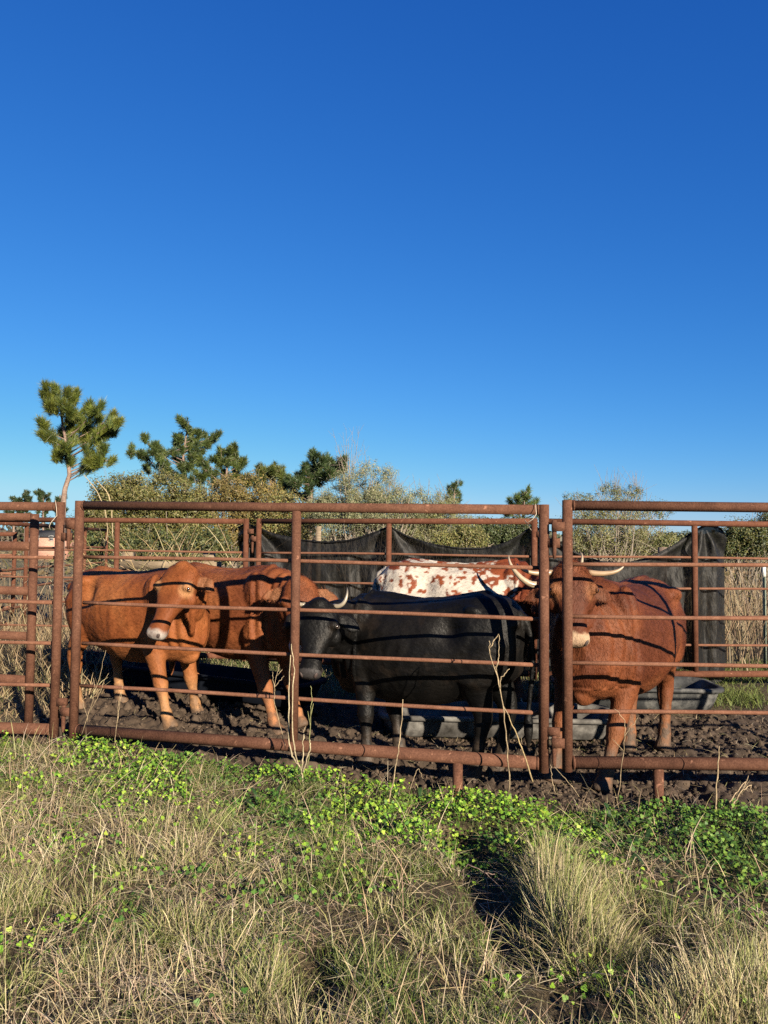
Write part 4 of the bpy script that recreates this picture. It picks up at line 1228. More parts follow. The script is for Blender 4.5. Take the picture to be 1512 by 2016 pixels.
def mud_clods():
    x, y = scatter(30000, -2.7, 3.4, 4.4, 7.0, lambda x, y: mud_mask(x, y) * (.15 + .85 * np.maximum(np.exp(-(((x + 1.15) / .5) ** 2 + ((y - 5.95) / .28) ** 2)), .6 * ss(fbm(x * 2, y * 2), .48, .62))))
    n = len(x); r = .003 + .015 * rng.random(n) ** 2.4
    u = MB().sphere((0, 0, 0), 1, nu=7, nv=5)
    U = np.concatenate(u.v); f4 = np.concatenate(u.f[4]); f3 = np.concatenate(u.f[3])
    c = np.stack([x, y, ground_z(x, y) + r * .15], 1)
    k = len(U)
    jit = rng.uniform(.55, 1.35, (n, k, 1))
    sc = rng.uniform(.6, 1.3, (n, 1, 3)) * np.array([1, 1, .8])
    V = c[:, None] + U[None] * jit * sc * r[:, None, None]
    off = (np.arange(n) * k)[:, None, None]
    o = fast_mesh('mud_clods', V.reshape(-1, 3), [(f4[None] + off).reshape(-1, 4), (f3[None] + off).reshape(-1, 3)], noise_mat('mud_clod', [(.3, (.034, .023, .015)), (.7, (.12, .083, .056))], 30, .9, .6, .006), None, False)
    tag(o, 'crumbly dark mud clods trampled up inside the pen', 'mud', kind='stuff')
mud_clods()

# single dry stalks standing by the fence
def stalk(name, label, paths, r0=.004, col=(.44, .34, .21), cat='dry stalk'):
    m = MB()
    for path in paths:
        P = [at(*p) for p in path]
        if len(P) > 2:
            tt = np.linspace(0, len(P) - 1, 4 * len(P)); idx = np.arange(len(P))
            P = np.stack([np.interp(tt, idx, np.array(P)[:, a]) for a in range(3)], 1) + rng.normal(0, .0022, (len(tt), 3))
        P = np.asarray(P)
        rr = np.linspace(r0, r0 * .45, len(P)) * .78 * rng.uniform(.8, 1.2, len(P))
        m.tube(P, rr, 6, col=np.repeat(np.array([col]) * (np.linspace(.6, .95, len(P)) * rng.uniform(.75, 1.15, len(P)))[:, None], 6, 0))
        r0 = r0 * (1 if path is paths[0] else 1)
    o = m.build(name, M_STALK, None, True, True)
    tag(o, label, cat, 'dry stalks in front of the fence')
    return o
stalk('dry_stalk', 'forked pale stump of a weed at the foot of the middle post, with upturned prongs', [[(600, 1566, 4.66), (596, 1540, 4.64), (594, 1516, 4.63), (584, 1500, 4.62), (577, 1450, 4.62), (576, 1380, 4.6), (579, 1310, 4.6), (573, 1268, 4.58)],
    [(595, 1520, 4.63), (604, 1500, 4.61), (611, 1470, 4.6), (610, 1455, 4.6)], [(594, 1516, 4.63), (597, 1490, 4.62), (598, 1444, 4.6)], [(586, 1504, 4.62), (576, 1490, 4.64), (569, 1460, 4.66), (569, 1370, 4.7), (572, 1290, 4.72)]], .0072, (.50, .42, .27))
stalk('dry_stalk', 'thin branched weed stalk left of the middle post', [[(562, 1475, 4.75), (552, 1430, 4.74), (541, 1385, 4.74), (540, 1350, 4.74), (546, 1325, 4.74), (550, 1308, 4.74)], [(541, 1352, 4.74), (552, 1340, 4.74), (560, 1330, 4.74)], [(541, 1362, 4.74), (537, 1335, 4.74), (536, 1322, 4.74)], [(546, 1330, 4.74), (556, 1318, 4.74)]], .0032)
stalk('dry_stalk', 'slim greenish stalk with a bud at its bend, right of the middle post', [[(605, 1515, 4.62), (610, 1460, 4.62), (612, 1400, 4.62), (614, 1375, 4.62), (612, 1350, 4.62)], [(612, 1410, 4.62), (617, 1385, 4.62)], [(611, 1430, 4.62), (606, 1400, 4.62)]], .0034, (.36, .36, .16))
stalk('dry_stalk', 'single pale bent stalk standing in front of the black cow and the clover', [[(765, 1592, 4.42), (768, 1560, 4.42), (778, 1518, 4.42), (785, 1470, 4.42), (791, 1420, 4.42), (793, 1378, 4.42)]], .0055)
stalk('dry_stalk', 'tall branched stalk crossing the black cow rump, just left of the right gatepost', [[(1002, 1562, 4.44), (999, 1480, 4.44), (992, 1400, 4.43), (980, 1335, 4.42), (965, 1290, 4.42), (963, 1262, 4.42)], [(965, 1275, 4.42), (973, 1262, 4.42), (982, 1248, 4.42)], [(976, 1320, 4.42), (982, 1295, 4.42), (982, 1250, 4.42)], [(984, 1365, 4.43), (986, 1335, 4.42), (1003, 1316, 4.42)], [(990, 1390, 4.43), (1003, 1410, 4.42)], [(985, 1355, 4.43), (975, 1312, 4.42)]], .0055)
stalk('dry_stalk', 'leaning stalk crossed over the branched one beside the right gatepost', [[(1048, 1540, 4.45), (1034, 1490, 4.44), (1018, 1450, 4.44), (1000, 1405, 4.43), (988, 1385, 4.43)]], .0062, (.5, .38, .2))
stalk('dry_stalk', 'thick upright stalk in front of the right panel', [[(1409, 1608, 4.34), (1410, 1560, 4.34), (1413, 1510, 4.34), (1416, 1470, 4.34)]], .0068)
stalk('dry_stalk', 'thin wavy stalk in front of the dark red cow foreleg', [[(1217, 1575, 4.38), (1223, 1520, 4.38), (1229, 1460, 4.38), (1231, 1420, 4.38), (1218, 1402, 4.38), (1210, 1396, 4.38)], [(1229, 1450, 4.38), (1243, 1430, 4.38), (1256, 1412, 4.38)], [(1227, 1478, 4.38), (1206, 1455, 4.38)]], .003)
stalk('dry_stalk', 'pair of thin broken stems slanting between the two right gateposts', [[(1141, 1568, 4.4), (1115, 1535, 4.42), (1091, 1508, 4.44)], [(1092, 1560, 4.4), (1087, 1530, 4.42), (1084, 1505, 4.44)]], .0034)
stalk('dry_stalk', 'bundle of snapped pale stems leaning together near the right edge', [[(1438, 1592, 4.36), (1455, 1565, 4.4), (1474, 1528, 4.42)], [(1442, 1585, 4.36), (1462, 1556, 4.4), (1478, 1545, 4.42), (1480, 1562, 4.42)], [(1436, 1580, 4.36), (1458, 1548, 4.4), (1472, 1536, 4.42)]], .0048, (.5, .38, .24))
stalk('dry_stalk', 'twiggy thin weed beside the left gatepost in front of the brown cow', [[(160, 1448, 5.0), (180, 1390, 5.0), (195, 1335, 5.0), (208, 1280, 5.0)], [(178, 1400, 5.0), (196, 1365, 5.0), (212, 1326, 5.0)], [(172, 1420, 5.0), (164, 1385, 5.0), (160, 1372, 5.0)], [(188, 1360, 5.0), (184, 1335, 5.0)]], .0028)
stalk('dry_stalk', 'straight thin stalk in front of the left cow hind leg', [[(225, 1470, 4.95), (229, 1430, 4.95), (236, 1385, 4.95), (241, 1348, 4.95)], [(230, 1425, 4.95), (234, 1380, 4.95), (238, 1362, 4.95)]], .0032)
stalk('dry_stalk', 'low crooked stem with a bent tip under the foot post of the middle panel', [[(806, 1560, 4.5), (815, 1530, 4.52), (824, 1512, 4.54), (828, 1520, 4.54), (832, 1535, 4.54)]], .003)
stalk('dry_stalk', 'loose pale twig lying across the dark hollow in the foreground', [[(908, 1720, 3.6), (920, 1700, 3.55), (955, 1718, 3.5), (985, 1745, 3.45), (1010, 1790, 3.4)], [(955, 1718, 3.5), (975, 1722, 3.5), (1000, 1750, 3.5)]], .0034, (.42, .3, .24))
stalk('dry_stalk', 'long thin seed stem leaning right across the lower left grass', [[(300, 1790, 3.3), (360, 1690, 3.4), (420, 1610, 3.5), (520, 1530, 3.6)]], .0022)

# ------------------------------------------------------------------ weeds and reeds behind the pen
def rear_weeds():
    m = Many()
    def d(x, y):
        b = y - back_y(x)
        return ss(b, .15, .6) * np.where(x > 2.6, 1, .5) * (1 - ss(y, 13, 17) * .6)
    x, y = scatter(17000, -13, 10, 8, 17, d)
    n = len(x); h = rng.uniform(.35, 1.15, n) * np.where(x > 2.5, 1.15, .9); a = rng.uniform(0, 6.28, n); l = h * rng.uniform(.08, .5, n)
    c = pal([(.30, .21, .12), (.36, .27, .16), (.22, .15, .085), (.26, .19, .12), (.42, .33, .2)], n)
    m.add(*blades(on_ground(x, y), h, np.stack([np.cos(a) * l, np.sin(a) * l], 1), rng.uniform(.006, .014, n), c * .7, c, curve=1.5, taper=.5))
    # side twigs with dead leaves
    n = 16000; x, y = scatter(n, -13, 10, 8.3, 15, d); n = len(x)
    b = on_ground(x, y); b[:, 2] += rng.uniform(.1, 1.05, n); a = rng.uniform(0, 6.28, n); l = rng.uniform(.06, .22, n)
    c = pal([(.28, .19, .11), (.36, .27, .17), (.2, .13, .075), (.17, .15, .06)], n)
    m.add(*blades(b, rng.uniform(-.05, .16, n), np.stack([np.cos(a) * l, np.sin(a) * l], 1), rng.uniform(.008, .02, n), c, c, nseg=2, curve=1.2, taper=.2))
    o = m.build('dry_weeds', M_BLADE); tag(o, 'mass of dead brown weed stems growing behind the back fence', 'weeds', kind='stuff')
rear_weeds()

def reeds(label, u0, u1, Y, n, hmax, vbase=1125):
    m = Many()
    a0 = at(u0, vbase, Y)[0]; a1 = at(u1, vbase, Y)[0]
    hmax = hmax * 1.22
    x = rng.uniform(a0, a1, n); y = Y + rng.uniform(-.12, .75, n)
    h = hmax * rng.uniform(.55, 1.05, n); sgn = np.where(rng.random(n) < .5, -1, 1)
    l = h * rng.uniform(.15, .95, n)
    c = pal([(.50, .38, .20), (.58, .46, .26), (.42, .30, .15), (.36, .33, .13)], n)
    m.add(*blades(on_ground(x, y), h, np.stack([sgn * l, rng.normal(0, .25, n) * h], 1), rng.uniform(.009, .019, n), c * .7, c * .9, nseg=7, curve=2.0, droop=.55, taper=.5))
    o = m.build('reed_clump', M_BLADE); tag(o, label, 'reeds', 'dry reed clumps behind the back fence')
reeds('arching pale dry reeds at the plank fence, left clump by the back mid post', 215, 300, 9.55, 110, 1.75)
reeds('arching pale dry reeds at the plank fence, middle clump under the olive shrubs', 300, 395, 9.6, 130, 1.65)
reeds('arching pale dry reeds at the plank fence, right clump against the netting', 385, 480, 9.45, 130, 1.75)

# pale plank fence
M_PLANK = noise_mat('weathered_plank', [(.3, (.15, .11, .07)), (.55, (.26, .20, .13)), (.75, (.36, .29, .20))], 5, .85, .4, .006, stretch=(1, 1, 9))
pf = empty('plank_fence', (at(330, 1100, 9.75)[0], 9.75, 0))
tag(pf, 'weathered pale plank fence with two squared posts behind the two brown cows', 'fence')
ox = pf.location.x
for u in (253, 412):
    p = at(u, 1087, 9.75); w_ = .125 if u < 300 else .135
    MB().box((p[0] - ox, 0, p[2] / 2), (w_, .11, p[2])).build('post', M_PLANK, pf, False)
for v, hh in ((1112, .10), (1140, .12), (1172, .12)):
    p0 = at(238, v, 9.68); p1 = at(436, v, 9.68)
    MB().box(((p0[0] + p1[0]) / 2 - ox, -.08, p0[2]), (p1[0] - p0[0], .04, hh)).build('plank', M_PLANK, pf, False)

# small posts behind the fence
def tpost(u, v, Y, label, white):
    p = at(u, v, Y); g = gz1(p[0], Y)
    r = empty('wire_post', (p[0], Y, g)); tag(r, label, 'post')
    h = p[2] - g
    MB().box((0, 0, (h - .14) / 2), (.035, .012, h - .14)).box((0, -.016, (h - .14) / 2), (.010, .02, h - .14)).build('stake', noise_mat('green_steel', [(.3, (.10, .14, .10)), (.7, (.2, .23, .19))], 20), r, False)
    MB().box((0, 0, h - .07), (.034, .02, .13)).build('cap', noise_mat('white_cap', [(.3, (.6, .6, .56)), (.7, (.8, .8, .76))], 20), r, False)
tpost(1504, 1112, 8.9, 'green wire post with white cap at the right edge', 1)
p = at(628, 1036, 12.5)
wp = MB().box((0, 0, .9), (.075, .06, 1.8)).build('wooden_post', M_PLANK, None, False); wp.location = (p[0], 12.5, p[2] - 1.8)
tag(wp, 'thin pale wooden post among the willow stems above the netting', 'post')
p = at(1303, 1077, 11.0)
wp = MB().tube([(0, 0, 0), (.01, 0, 1.55)], [.07, .065], 12).build('wooden_post', M_BARK, None); wp.location = (p[0], 11.0, p[2] - 1.55)
tag(wp, 'short dark round wooden post beside the right end of the netting dip', 'post')

# ------------------------------------------------------------------ trees and shrubs
def needles(tips, dirs, n_each, length, width, cols, spread=.38, back=.55):
    """bunches of needles pointing along each shoot"""
    T = np.repeat(tips, n_each, 0); D = np.repeat(dirs, n_each, 0); n = len(T)
    v = D + rng.normal(0, spread, (n, 3)); v /= np.linalg.norm(v, axis=1, keepdims=True)
    L = length * rng.uniform(.6, 1.15, n)
    b = T - D * (rng.random(n) ** 1.0 * back * length * 1.6)[:, None] + rng.normal(0, .006, (n, 3))
    sd = np.cross(v, rng.normal(size=(n, 3))); sd /= np.linalg.norm(sd, axis=1, keepdims=True) + 1e-9
    mid = b + v * (L * .55)[:, None]; tip = b + v * L[:, None]; tip[:, 2] -= L * .08
    w_ = width
    V = np.stack([b - sd * w_ * .35, b + sd * w_ * .35, mid + sd * w_ * .5, mid - sd * w_ * .5, tip], 1).reshape(-1, 3)
    o = np.arange(n)[:, None] * 5
    c = np.repeat(np.repeat(cols, n_each, 0) * rng.uniform(.75, 1.25, (n, 1)), 5, 0)
    return V, o + np.array([0, 1, 2, 3]), o + np.array([3, 2, 4]), c

def pine(label, Y, trunk, tips, nl, each, nw, depth, sub=7, col=((.10, .13, .022), (.14, .165, .03), (.055, .085, .022)), rt=.06, group='pines beyond the pen', spread_sub=.5, bark=None):
    """trunk: [(u, v)] from the bottom up; tips: [(u, v, r_px)] centres of foliage tufts"""
    root0 = at(trunk[0][0], trunk[0][1], Y); g = gz1(root0[0], Y) if Y < 20 else float(ground_z(np.array([root0[0]]), np.array([Y]))[0])
    r = empty('pine_tree', (root0[0], Y, g)); tag(r, label, 'tree', group)
    O = np.array([root0[0], Y, g])
    T = [np.array([0.0, 0, -.1])] + [at(u, v, Y) - O for u, v in trunk]
    T = np.array(T)
    rad = np.linspace(rt, rt * .25, len(T))
    m = MB()
    tt = np.linspace(0, len(T) - 1, len(T) * 4); idx = np.arange(len(T))
    TP = np.stack([np.interp(tt, idx, T[:, a]) for a in range(3)], 1); TR = np.interp(tt, idx, rad)
    m.tube(TP, TR, 10)
    tipsW = []; dirs = []; cl = []
    px = Y / F
    n0 = len(tips); tips = [t for t in tips] + [(u + rng.normal(0, rp * 1.1), v + rng.normal(0, rp * 1.1), rp * .8) for u, v, rp in tips for _ in range(2)]
    cen = []
    for it, (u, v, rp) in enumerate(tips):
        par = cen[(it - n0) // 2] if it >= n0 else None
        c = at(u, v, Y) - O; c[1] += rng.uniform(-1, 1) * depth if par is None else par[1] + rng.normal(0, .3) * depth
        cen.append(c)
        # where the branch leaves the trunk
        dz = TP[:, 2] - (c[2] - np.hypot(c[0] - np.interp(c[2], TP[:, 2], TP[:, 0]), c[1]) * .55)
        k = int(np.argmin(np.abs(dz) + 1e3 * (TP[:, 2] < T[1, 2] * .8)))
        b0 = TP[k] if par is None else par
        mid = (b0 + c) / 2 + V3(0, 0, -.06 * np.linalg.norm(c - b0))
        ts = np.linspace(0, 1, 6)[:, None]
        br = (1 - ts) ** 2 * b0 + 2 * (1 - ts) * ts * mid + ts ** 2 * c
        m.tube(br, np.linspace(min(TR[k] * .45, rt * .26) if par is None else rt * .1, rt * .08, 6), 6, cap=False)
        bd = unit(c - mid)
        shade = rng.uniform(.75, 1.2)
        for q_ in range(sub):
            o_ = rng.normal(0, 1, 3); o_ = o_ / np.linalg.norm(o_) * rng.random() ** .5 * rp * px * (.8 if Y < 20 else 1.1)
            tb = 1 - .5 * rng.random() ** 1.6 if par is None else 1 - .35 * rng.random()
            bp = (1 - tb) ** 2 * b0 + 2 * (1 - tb) * tb * mid + tb ** 2 * c
            t_ = bp + o_ * np.array([1, .9, .85])
            d_ = unit(bd * .7 + unit(o_ + 1e-6) * spread_sub + V3(0, 0, .9))
            tipsW.append(t_); dirs.append(d_); cl.append(np.asarray(col[rng.integers(0, len(col))]) * shade * rng.uniform(.8, 1.2))
            m.tube([bp, (bp + t_) / 2 + V3(0, 0, -.01), t_], [rt * .08, rt * .06, rt * .045], 4, cap=False)
    m.build('trunk', bark or M_PINEBARK, r)
    M = Many(); M.add(*needles(np.array(tipsW), np.array(dirs), each if Y < 20 else int(each * 1.25), nl if Y < 20 else nl * .8, nw, np.array(cl), .38 if Y < 20 else .6))
    M.build('crown', M_NEEDLE, r)

c5 = lambda L: [(x / 3.024, 700 + y / 3.024, rr) for x, y, rr in L]
c5b = lambda L: [(167 + (u - 167) * .86, 848 + (v - 848) * .87, rr * .85) for u, v, rr in c5(L)]
pine('young pine with a leaning bare trunk, tallest tree at the left', 12.0,
     [(125, 985), (128, 962), (137, 935), (134, 905), (131, 875), (124, 840), (120, 810), (116, 775)],
     c5b([(340, 170, 9), (395, 200, 9), (425, 215, 8), (300, 225, 8), (265, 275, 9), (330, 290, 9), (480, 265, 10), (420, 280, 10), (560, 335, 10), (640, 325, 11), (695, 345, 9), (610, 400, 11), (735, 405, 9), (700, 440, 9), (500, 385, 10), (265, 440, 8), (305, 420, 7), (310, 500, 8),
         (400, 420, 10), (430, 490, 10), (350, 560, 7), (330, 610, 7), (450, 560, 9), (500, 460, 9), (560, 450, 10), (650, 470, 10), (560, 595, 11), (610, 620, 12), (660, 600, 10), (590, 660, 10), (540, 640, 8), (400, 640, 6), (640, 655, 9), (460, 340, 9), (390, 350, 9)]),
     .145, 56, .0046, .34, sub=9, rt=.045, col=((.12, .15, .022), (.17, .185, .03), (.065, .10, .024)))
pine('broad dark pine above the olive shrubs, second tree from the left', 28.0,
     [(362, 985), (366, 940), (360, 900), (366, 860), (372, 830)],
     c5([(810, 570, 7), (865, 520, 9), (930, 540, 9), (960, 575, 8), (860, 600, 9), (900, 620, 9), (1020, 500, 8), (1060, 480, 9), (1115, 400, 9), (1130, 440, 9), (1110, 510, 9), (1070, 560, 10), (1040, 610, 9), (1195, 440, 8), (1230, 480, 8), (1265, 470, 7), (1180, 520, 8), (1210, 540, 8), (1000, 650, 9), (1080, 640, 9), (1130, 590, 9), (850, 670, 8), (1020, 700, 9), (1110, 690, 9), (1160, 640, 8), (1090, 720, 8)]),
     .27, 34, .013, 1.0, sub=9, rt=.075, col=((.075, .108, .028), (.11, .14, .034), (.05, .082, .024)))
pine('small rounded pine right of the broad dark pine', 26.0,
     [(440, 985), (445, 950), (448, 900)],
     c5([(1380, 530, 7), (1360, 580, 9), (1400, 590, 9), (1430, 640, 8), (1330, 620, 9), (1290, 620, 9), (1240, 640, 9), (1250, 690, 9), (1320, 690, 9), (1390, 660, 9), (1220, 720, 9), (1290, 740, 9)]),
     .27, 34, .013, .9, sub=9, rt=.08, col=((.075, .10, .020), (.10, .125, .024), (.045, .07, .018)))
c6 = lambda L: [(450 + x / 2.749, 820 + y / 2.749, rr) for x, y, rr in L]
pine('low green pine between the olive shrubs and the willow', 26.0, [(530, 985), (533, 960), (535, 925)],
     c6([(150, 290, 8), (190, 290, 9), (240, 275, 9), (280, 300, 9), (310, 330, 8), (180, 330, 9), (240, 340, 9), (290, 370, 9), (330, 380, 8), (130, 330, 8), (60, 310, 8)]), .27, 34, .013, .9, sub=9, rt=.08, col=((.085, .105, .020), (.11, .13, .024), (.05, .075, .018)))
pine('dark ragged pine beside the grey green willow', 24.0, [(610, 990), (614, 950), (625, 920), (640, 900)],
     c6([(410, 280, 6), (380, 310, 8), (360, 350, 9), (340, 390, 9), (330, 430, 9), (400, 420, 9), (440, 290, 7), (460, 220, 8), (520, 205, 8), (500, 250, 9), (470, 280, 8), (540, 240, 9), (580, 260, 9), (600, 280, 8), (630, 275, 7), (550, 300, 9), (480, 330, 9), (440, 370, 9), (420, 330, 8)]), .25, 34, .013, .8, sub=9, rt=.10, col=((.05, .085, .028), (.075, .11, .03), (.04, .07, .024)))
pine('narrow pine top showing right of the willow', 34.0, [(893, 1000), (895, 960)], [(890, 958, 7), (897, 950, 5), (903, 968, 6), (882, 962, 5), (908, 978, 5), (893, 975, 8), (885, 985, 8)], .26, 18, .013, .7, sub=7, rt=.08, col=((.06, .095, .03), (.08, .115, .035)))
pine('low pine top just above the rail near the right gateposts', 30.0, [(1030, 1010), (1032, 985)], [(1012, 985, 8), (1025, 975, 8), (1040, 978, 8), (1052, 986, 7), (1020, 992, 8), (1045, 996, 8), (1005, 996, 7), (1032, 1000, 8), (1000, 1005, 8), (1060, 1004, 7)], .28, 20, .013, .9, sub=8, rt=.09, col=((.06, .095, .018), (.085, .12, .022)))
for u, v, lab in ((27, 978, 'far small pine, leftmost on the skyline'), (50, 966, 'far slender pine, second from the left on the skyline'), (85, 966, 'far dense pine, third on the skyline'), (118, 974, 'far pine just behind the leaning trunk')):
    pine(lab, 75.0, [(u, 1040), (u, v)], [(u + dx, v + dy, 3) for dx, dy in ((0, 2), (-3, 9), (4, 8), (-5, 18), (5, 17), (0, 14), (-6, 28), (6, 27), (0, 25), (-5, 38), (5, 38), (0, 50))], .42, 22, .04, .9, sub=5, rt=.16, col=((.035, .06, .022), (.05, .075, .025)), group='far pines on the skyline')

def shrub(name, label, Y, ells, n, size, cols, stemcol=None, stems=14, clumps=60, depth=1.0, group='shrubs behind the pen', cl_r=.20, asp=.45, up=.0, twig=.008, vbase=1110, top_twigs=0):
    """ells: [(u, v, ru, rv)] outlines in the photo; leaves gathered in clumps inside them"""
    px = Y / F; n = int(n * 2.1); clumps = int(clumps * 1.35)
    e0 = ells[0]
    b0 = at(e0[0], vbase, Y); g = float(ground_z(np.array([b0[0]]), np.array([Y]))[0])
    r = empty(name, (b0[0], Y, g)); tag(r, label, 'shrub', group)
    O = np.array([b0[0], Y, g])
    areas = np.array([e[2] * e[3] for e in ells]); areas = areas / areas.sum()
    cc = []
    for e, a in zip(ells, areas):
        k = max(6, int(clumps * a))
        c = at(e[0], e[1], Y) - O
        v = rng.normal(size=(k, 3)); v /= np.linalg.norm(v, axis=1, keepdims=True)
        rr = rng.random(k) ** .38
        P = c + v * rr[:, None] * np.array([e[2] * px, min(e[2], e[3]) * px * depth, e[3] * px])
        cc.append(P)
    cc = np.concatenate(cc); cc = cc[cc[:, 2] > .15]
    rr_ = cl_r * rng.uniform(.6, 1.3, len(cc))
    k = rng.integers(0, len(cc), n)
    v = rng.normal(size=(n, 3)) * np.array([1, 1, .9]); v /= np.linalg.norm(v, axis=1, keepdims=True)
    L = cc[k] + v * (rr_[k] * rng.random(n) ** .55)[:, None]
    if up: L[:, 2] += up * rng.random(n) ** 3
    nd = v * 1.0 + rng.normal(0, .38, (n, 3)) + V3(.3, -.5, .4)
    tone = rng.uniform(.75, 1.2, len(cc))
    col = pal(cols, n, .22) * tone[k][:, None]
    M = Many(); V, f, c = leaves(L, nd, size * rng.uniform(.6, 1.3, n), col, asp, .15, 4)
    M.add(V, [], [], c); M.q.append(f)
    M.build('crown', M_LEAF, r)
    m = MB()
    base = np.array([[rng.normal(0, .18), rng.normal(0, .18), -.05] for _ in range(stems)])
    for s_ in range(stems):
        t_ = cc[rng.integers(0, len(cc))]
        mid = base[s_] * .4 + t_ * .6; mid[2] = t_[2] * .45
        ts = np.linspace(0, 1, 7)[:, None]
        P = (1 - ts) ** 2 * base[s_] + 2 * (1 - ts) * ts * mid + ts ** 2 * t_
        m.tube(P, np.linspace(twig * 2.4, twig * .8, 7), 6, cap=False)
        for q_ in range(5):
            a = P[rng.integers(2, 6)]; b = cc[rng.integers(0, len(cc))]
            b = a + (b - a) * min(1, .9 / (np.linalg.norm(b - a) + 1e-6))
            m.tube([a, (a + b) / 2 + V3(0, 0, .05), b], [twig, twig * .7, twig * .4], 5, cap=False)
    for q_ in range(top_twigs):
        a = cc[np.argsort(-cc[:, 2])[rng.integers(0, max(3, len(cc) // 3))]]
        b = a + V3(rng.normal(0, .12), rng.normal(0, .1), rng.uniform(.15, .5))
        m.tube([a, b], [twig * .6, twig * .25], 4, cap=False)
    m.build('stems', stemcol or M_GREYTWIG, r)

OLIVE = [(0.106, 0.106, 0.027), (0.15, 0.138, 0.037), (0.081, 0.088, 0.025), (0.188, 0.163, 0.056)]
BROWNOL = [(0.15, 0.119, 0.031), (0.2, 0.15, 0.044), (0.112, 0.1, 0.027), (0.225, 0.163, 0.05)]
GREYG = [(0.182, 0.195, 0.091), (0.247, 0.247, 0.13), (0.13, 0.15, 0.065), (0.286, 0.273, 0.156)]
YELG = [(0.169, 0.176, 0.046), (0.221, 0.208, 0.058), (0.117, 0.13, 0.034), (0.26, 0.234, 0.091)]
DKG = [(.045, .065, .02), (.065, .085, .025), (.035, .05, .016), (.09, .10, .03)]
shrub('shrub', 'olive shrub with pale tips under the leaning pine', 19.0, [(225, 1000, 58, 62), (195, 1030, 45, 55), (265, 990, 50, 55)], 17000, .030, OLIVE, clumps=170, cl_r=.24, top_twigs=20)
shrub('shrub', 'tall olive shrub left of the broad pine base', 20.0, [(335, 995, 62, 66), (375, 1010, 50, 62), (300, 1040, 50, 50)], 17000, .030, OLIVE + YELG[:1], clumps=170, cl_r=.25, top_twigs=20)
shrub('shrub', 'brownish olive shrub beneath the small rounded pine', 20.5, [(440, 1000, 66, 62), (500, 990, 60, 56), (480, 1050, 70, 50)], 18000, .030, BROWNOL, clumps=180, cl_r=.24, top_twigs=24)
shrub('shrub', 'mid green low shrub behind the dry reeds', 16.5, [(300, 1085, 70, 40), (400, 1085, 70, 42), (190, 1080, 45, 40)], 12000, .028, DKG + OLIVE[:2], clumps=130, cl_r=.22)
shrub('shrub', 'yellowish shrub under the low green pine', 19.5, [(560, 1005, 45, 40), (590, 1030, 45, 45), (545, 1045, 50, 45)], 10000, .028, BROWNOL + YELG, clumps=110, cl_r=.22)
shrub('willow_shrub', 'large grey green willow like shrub with fine pale stems in the middle', 16.5, [(722, 980, 82, 72), (690, 1010, 80, 55), (760, 1010, 80, 55), (640, 1010, 45, 50)], 30000, .021, GREYG, stems=46, clumps=330, cl_r=.17, asp=.28, twig=.009, top_twigs=60)
shrub('willow_shrub', 'lower grey green shrub with fine stems right of the large one', 17.0, [(840, 1010, 60, 52), (880, 1020, 50, 46), (815, 1035, 60, 40), (860, 1050, 70, 30)], 18000, .021, GREYG + YELG[:2], stems=36, clumps=220, cl_r=.17, asp=.28, twig=.009, top_twigs=50)
shrub('shrub', 'dense yellow green shrub above the netting dip', 14.0, [(915, 1060, 42, 30), (890, 1075, 40, 25)], 8000, .02, YELG + OLIVE, clumps=110, cl_r=.15)
shrub('shrub', 'dark green low bush behind the right end of the middle panel', 20.0, [(985, 1055, 45, 30), (1030, 1045, 35, 30), (955, 1050, 25, 28)], 9000, .03, DKG, clumps=100, cl_r=.22)
shrub('shrub', 'open yellow green bush with upright twigs right of the gateposts', 14.5, [(1200, 1055, 90, 48), (1160, 1060, 50, 45), (1265, 1062, 70, 38), (1215, 1010, 70, 34), (1140, 1020, 34, 36)], 11000, .016, YELG + GREYG[:2] + OLIVE[:1], stems=40, clumps=330, cl_r=.15, asp=.4, top_twigs=70, twig=.007)
shrub('shrub', 'sparse thorny bush with leafy upright sprays above the right top rail', 15.5, [(1150, 985, 22, 20), (1205, 968, 34, 16), (1240, 972, 30, 18), (1290, 1005, 50, 18), (1120, 985, 14, 16)], 2600, .017, DKG + YELG, stems=26, clumps=110, cl_r=.10, asp=.4, top_twigs=50, twig=.006)
shrub('shrub', 'dark green bush at the right edge behind the netting end', 15.0, [(1470, 1060, 48, 36), (1505, 1050, 50, 42), (1440, 1070, 30, 28)], 11000, .022, DKG + OLIVE[:2], clumps=140, cl_r=.17, top_twigs=14)
shrub('shrub', 'rounded green bush far behind the netting at the right', 40.0, [(1340, 1065, 40, 16), (1310, 1068, 30, 14), (1420, 1064, 40, 16)], 6000, .06, DKG + OLIVE[:1], clumps=70, cl_r=.35)

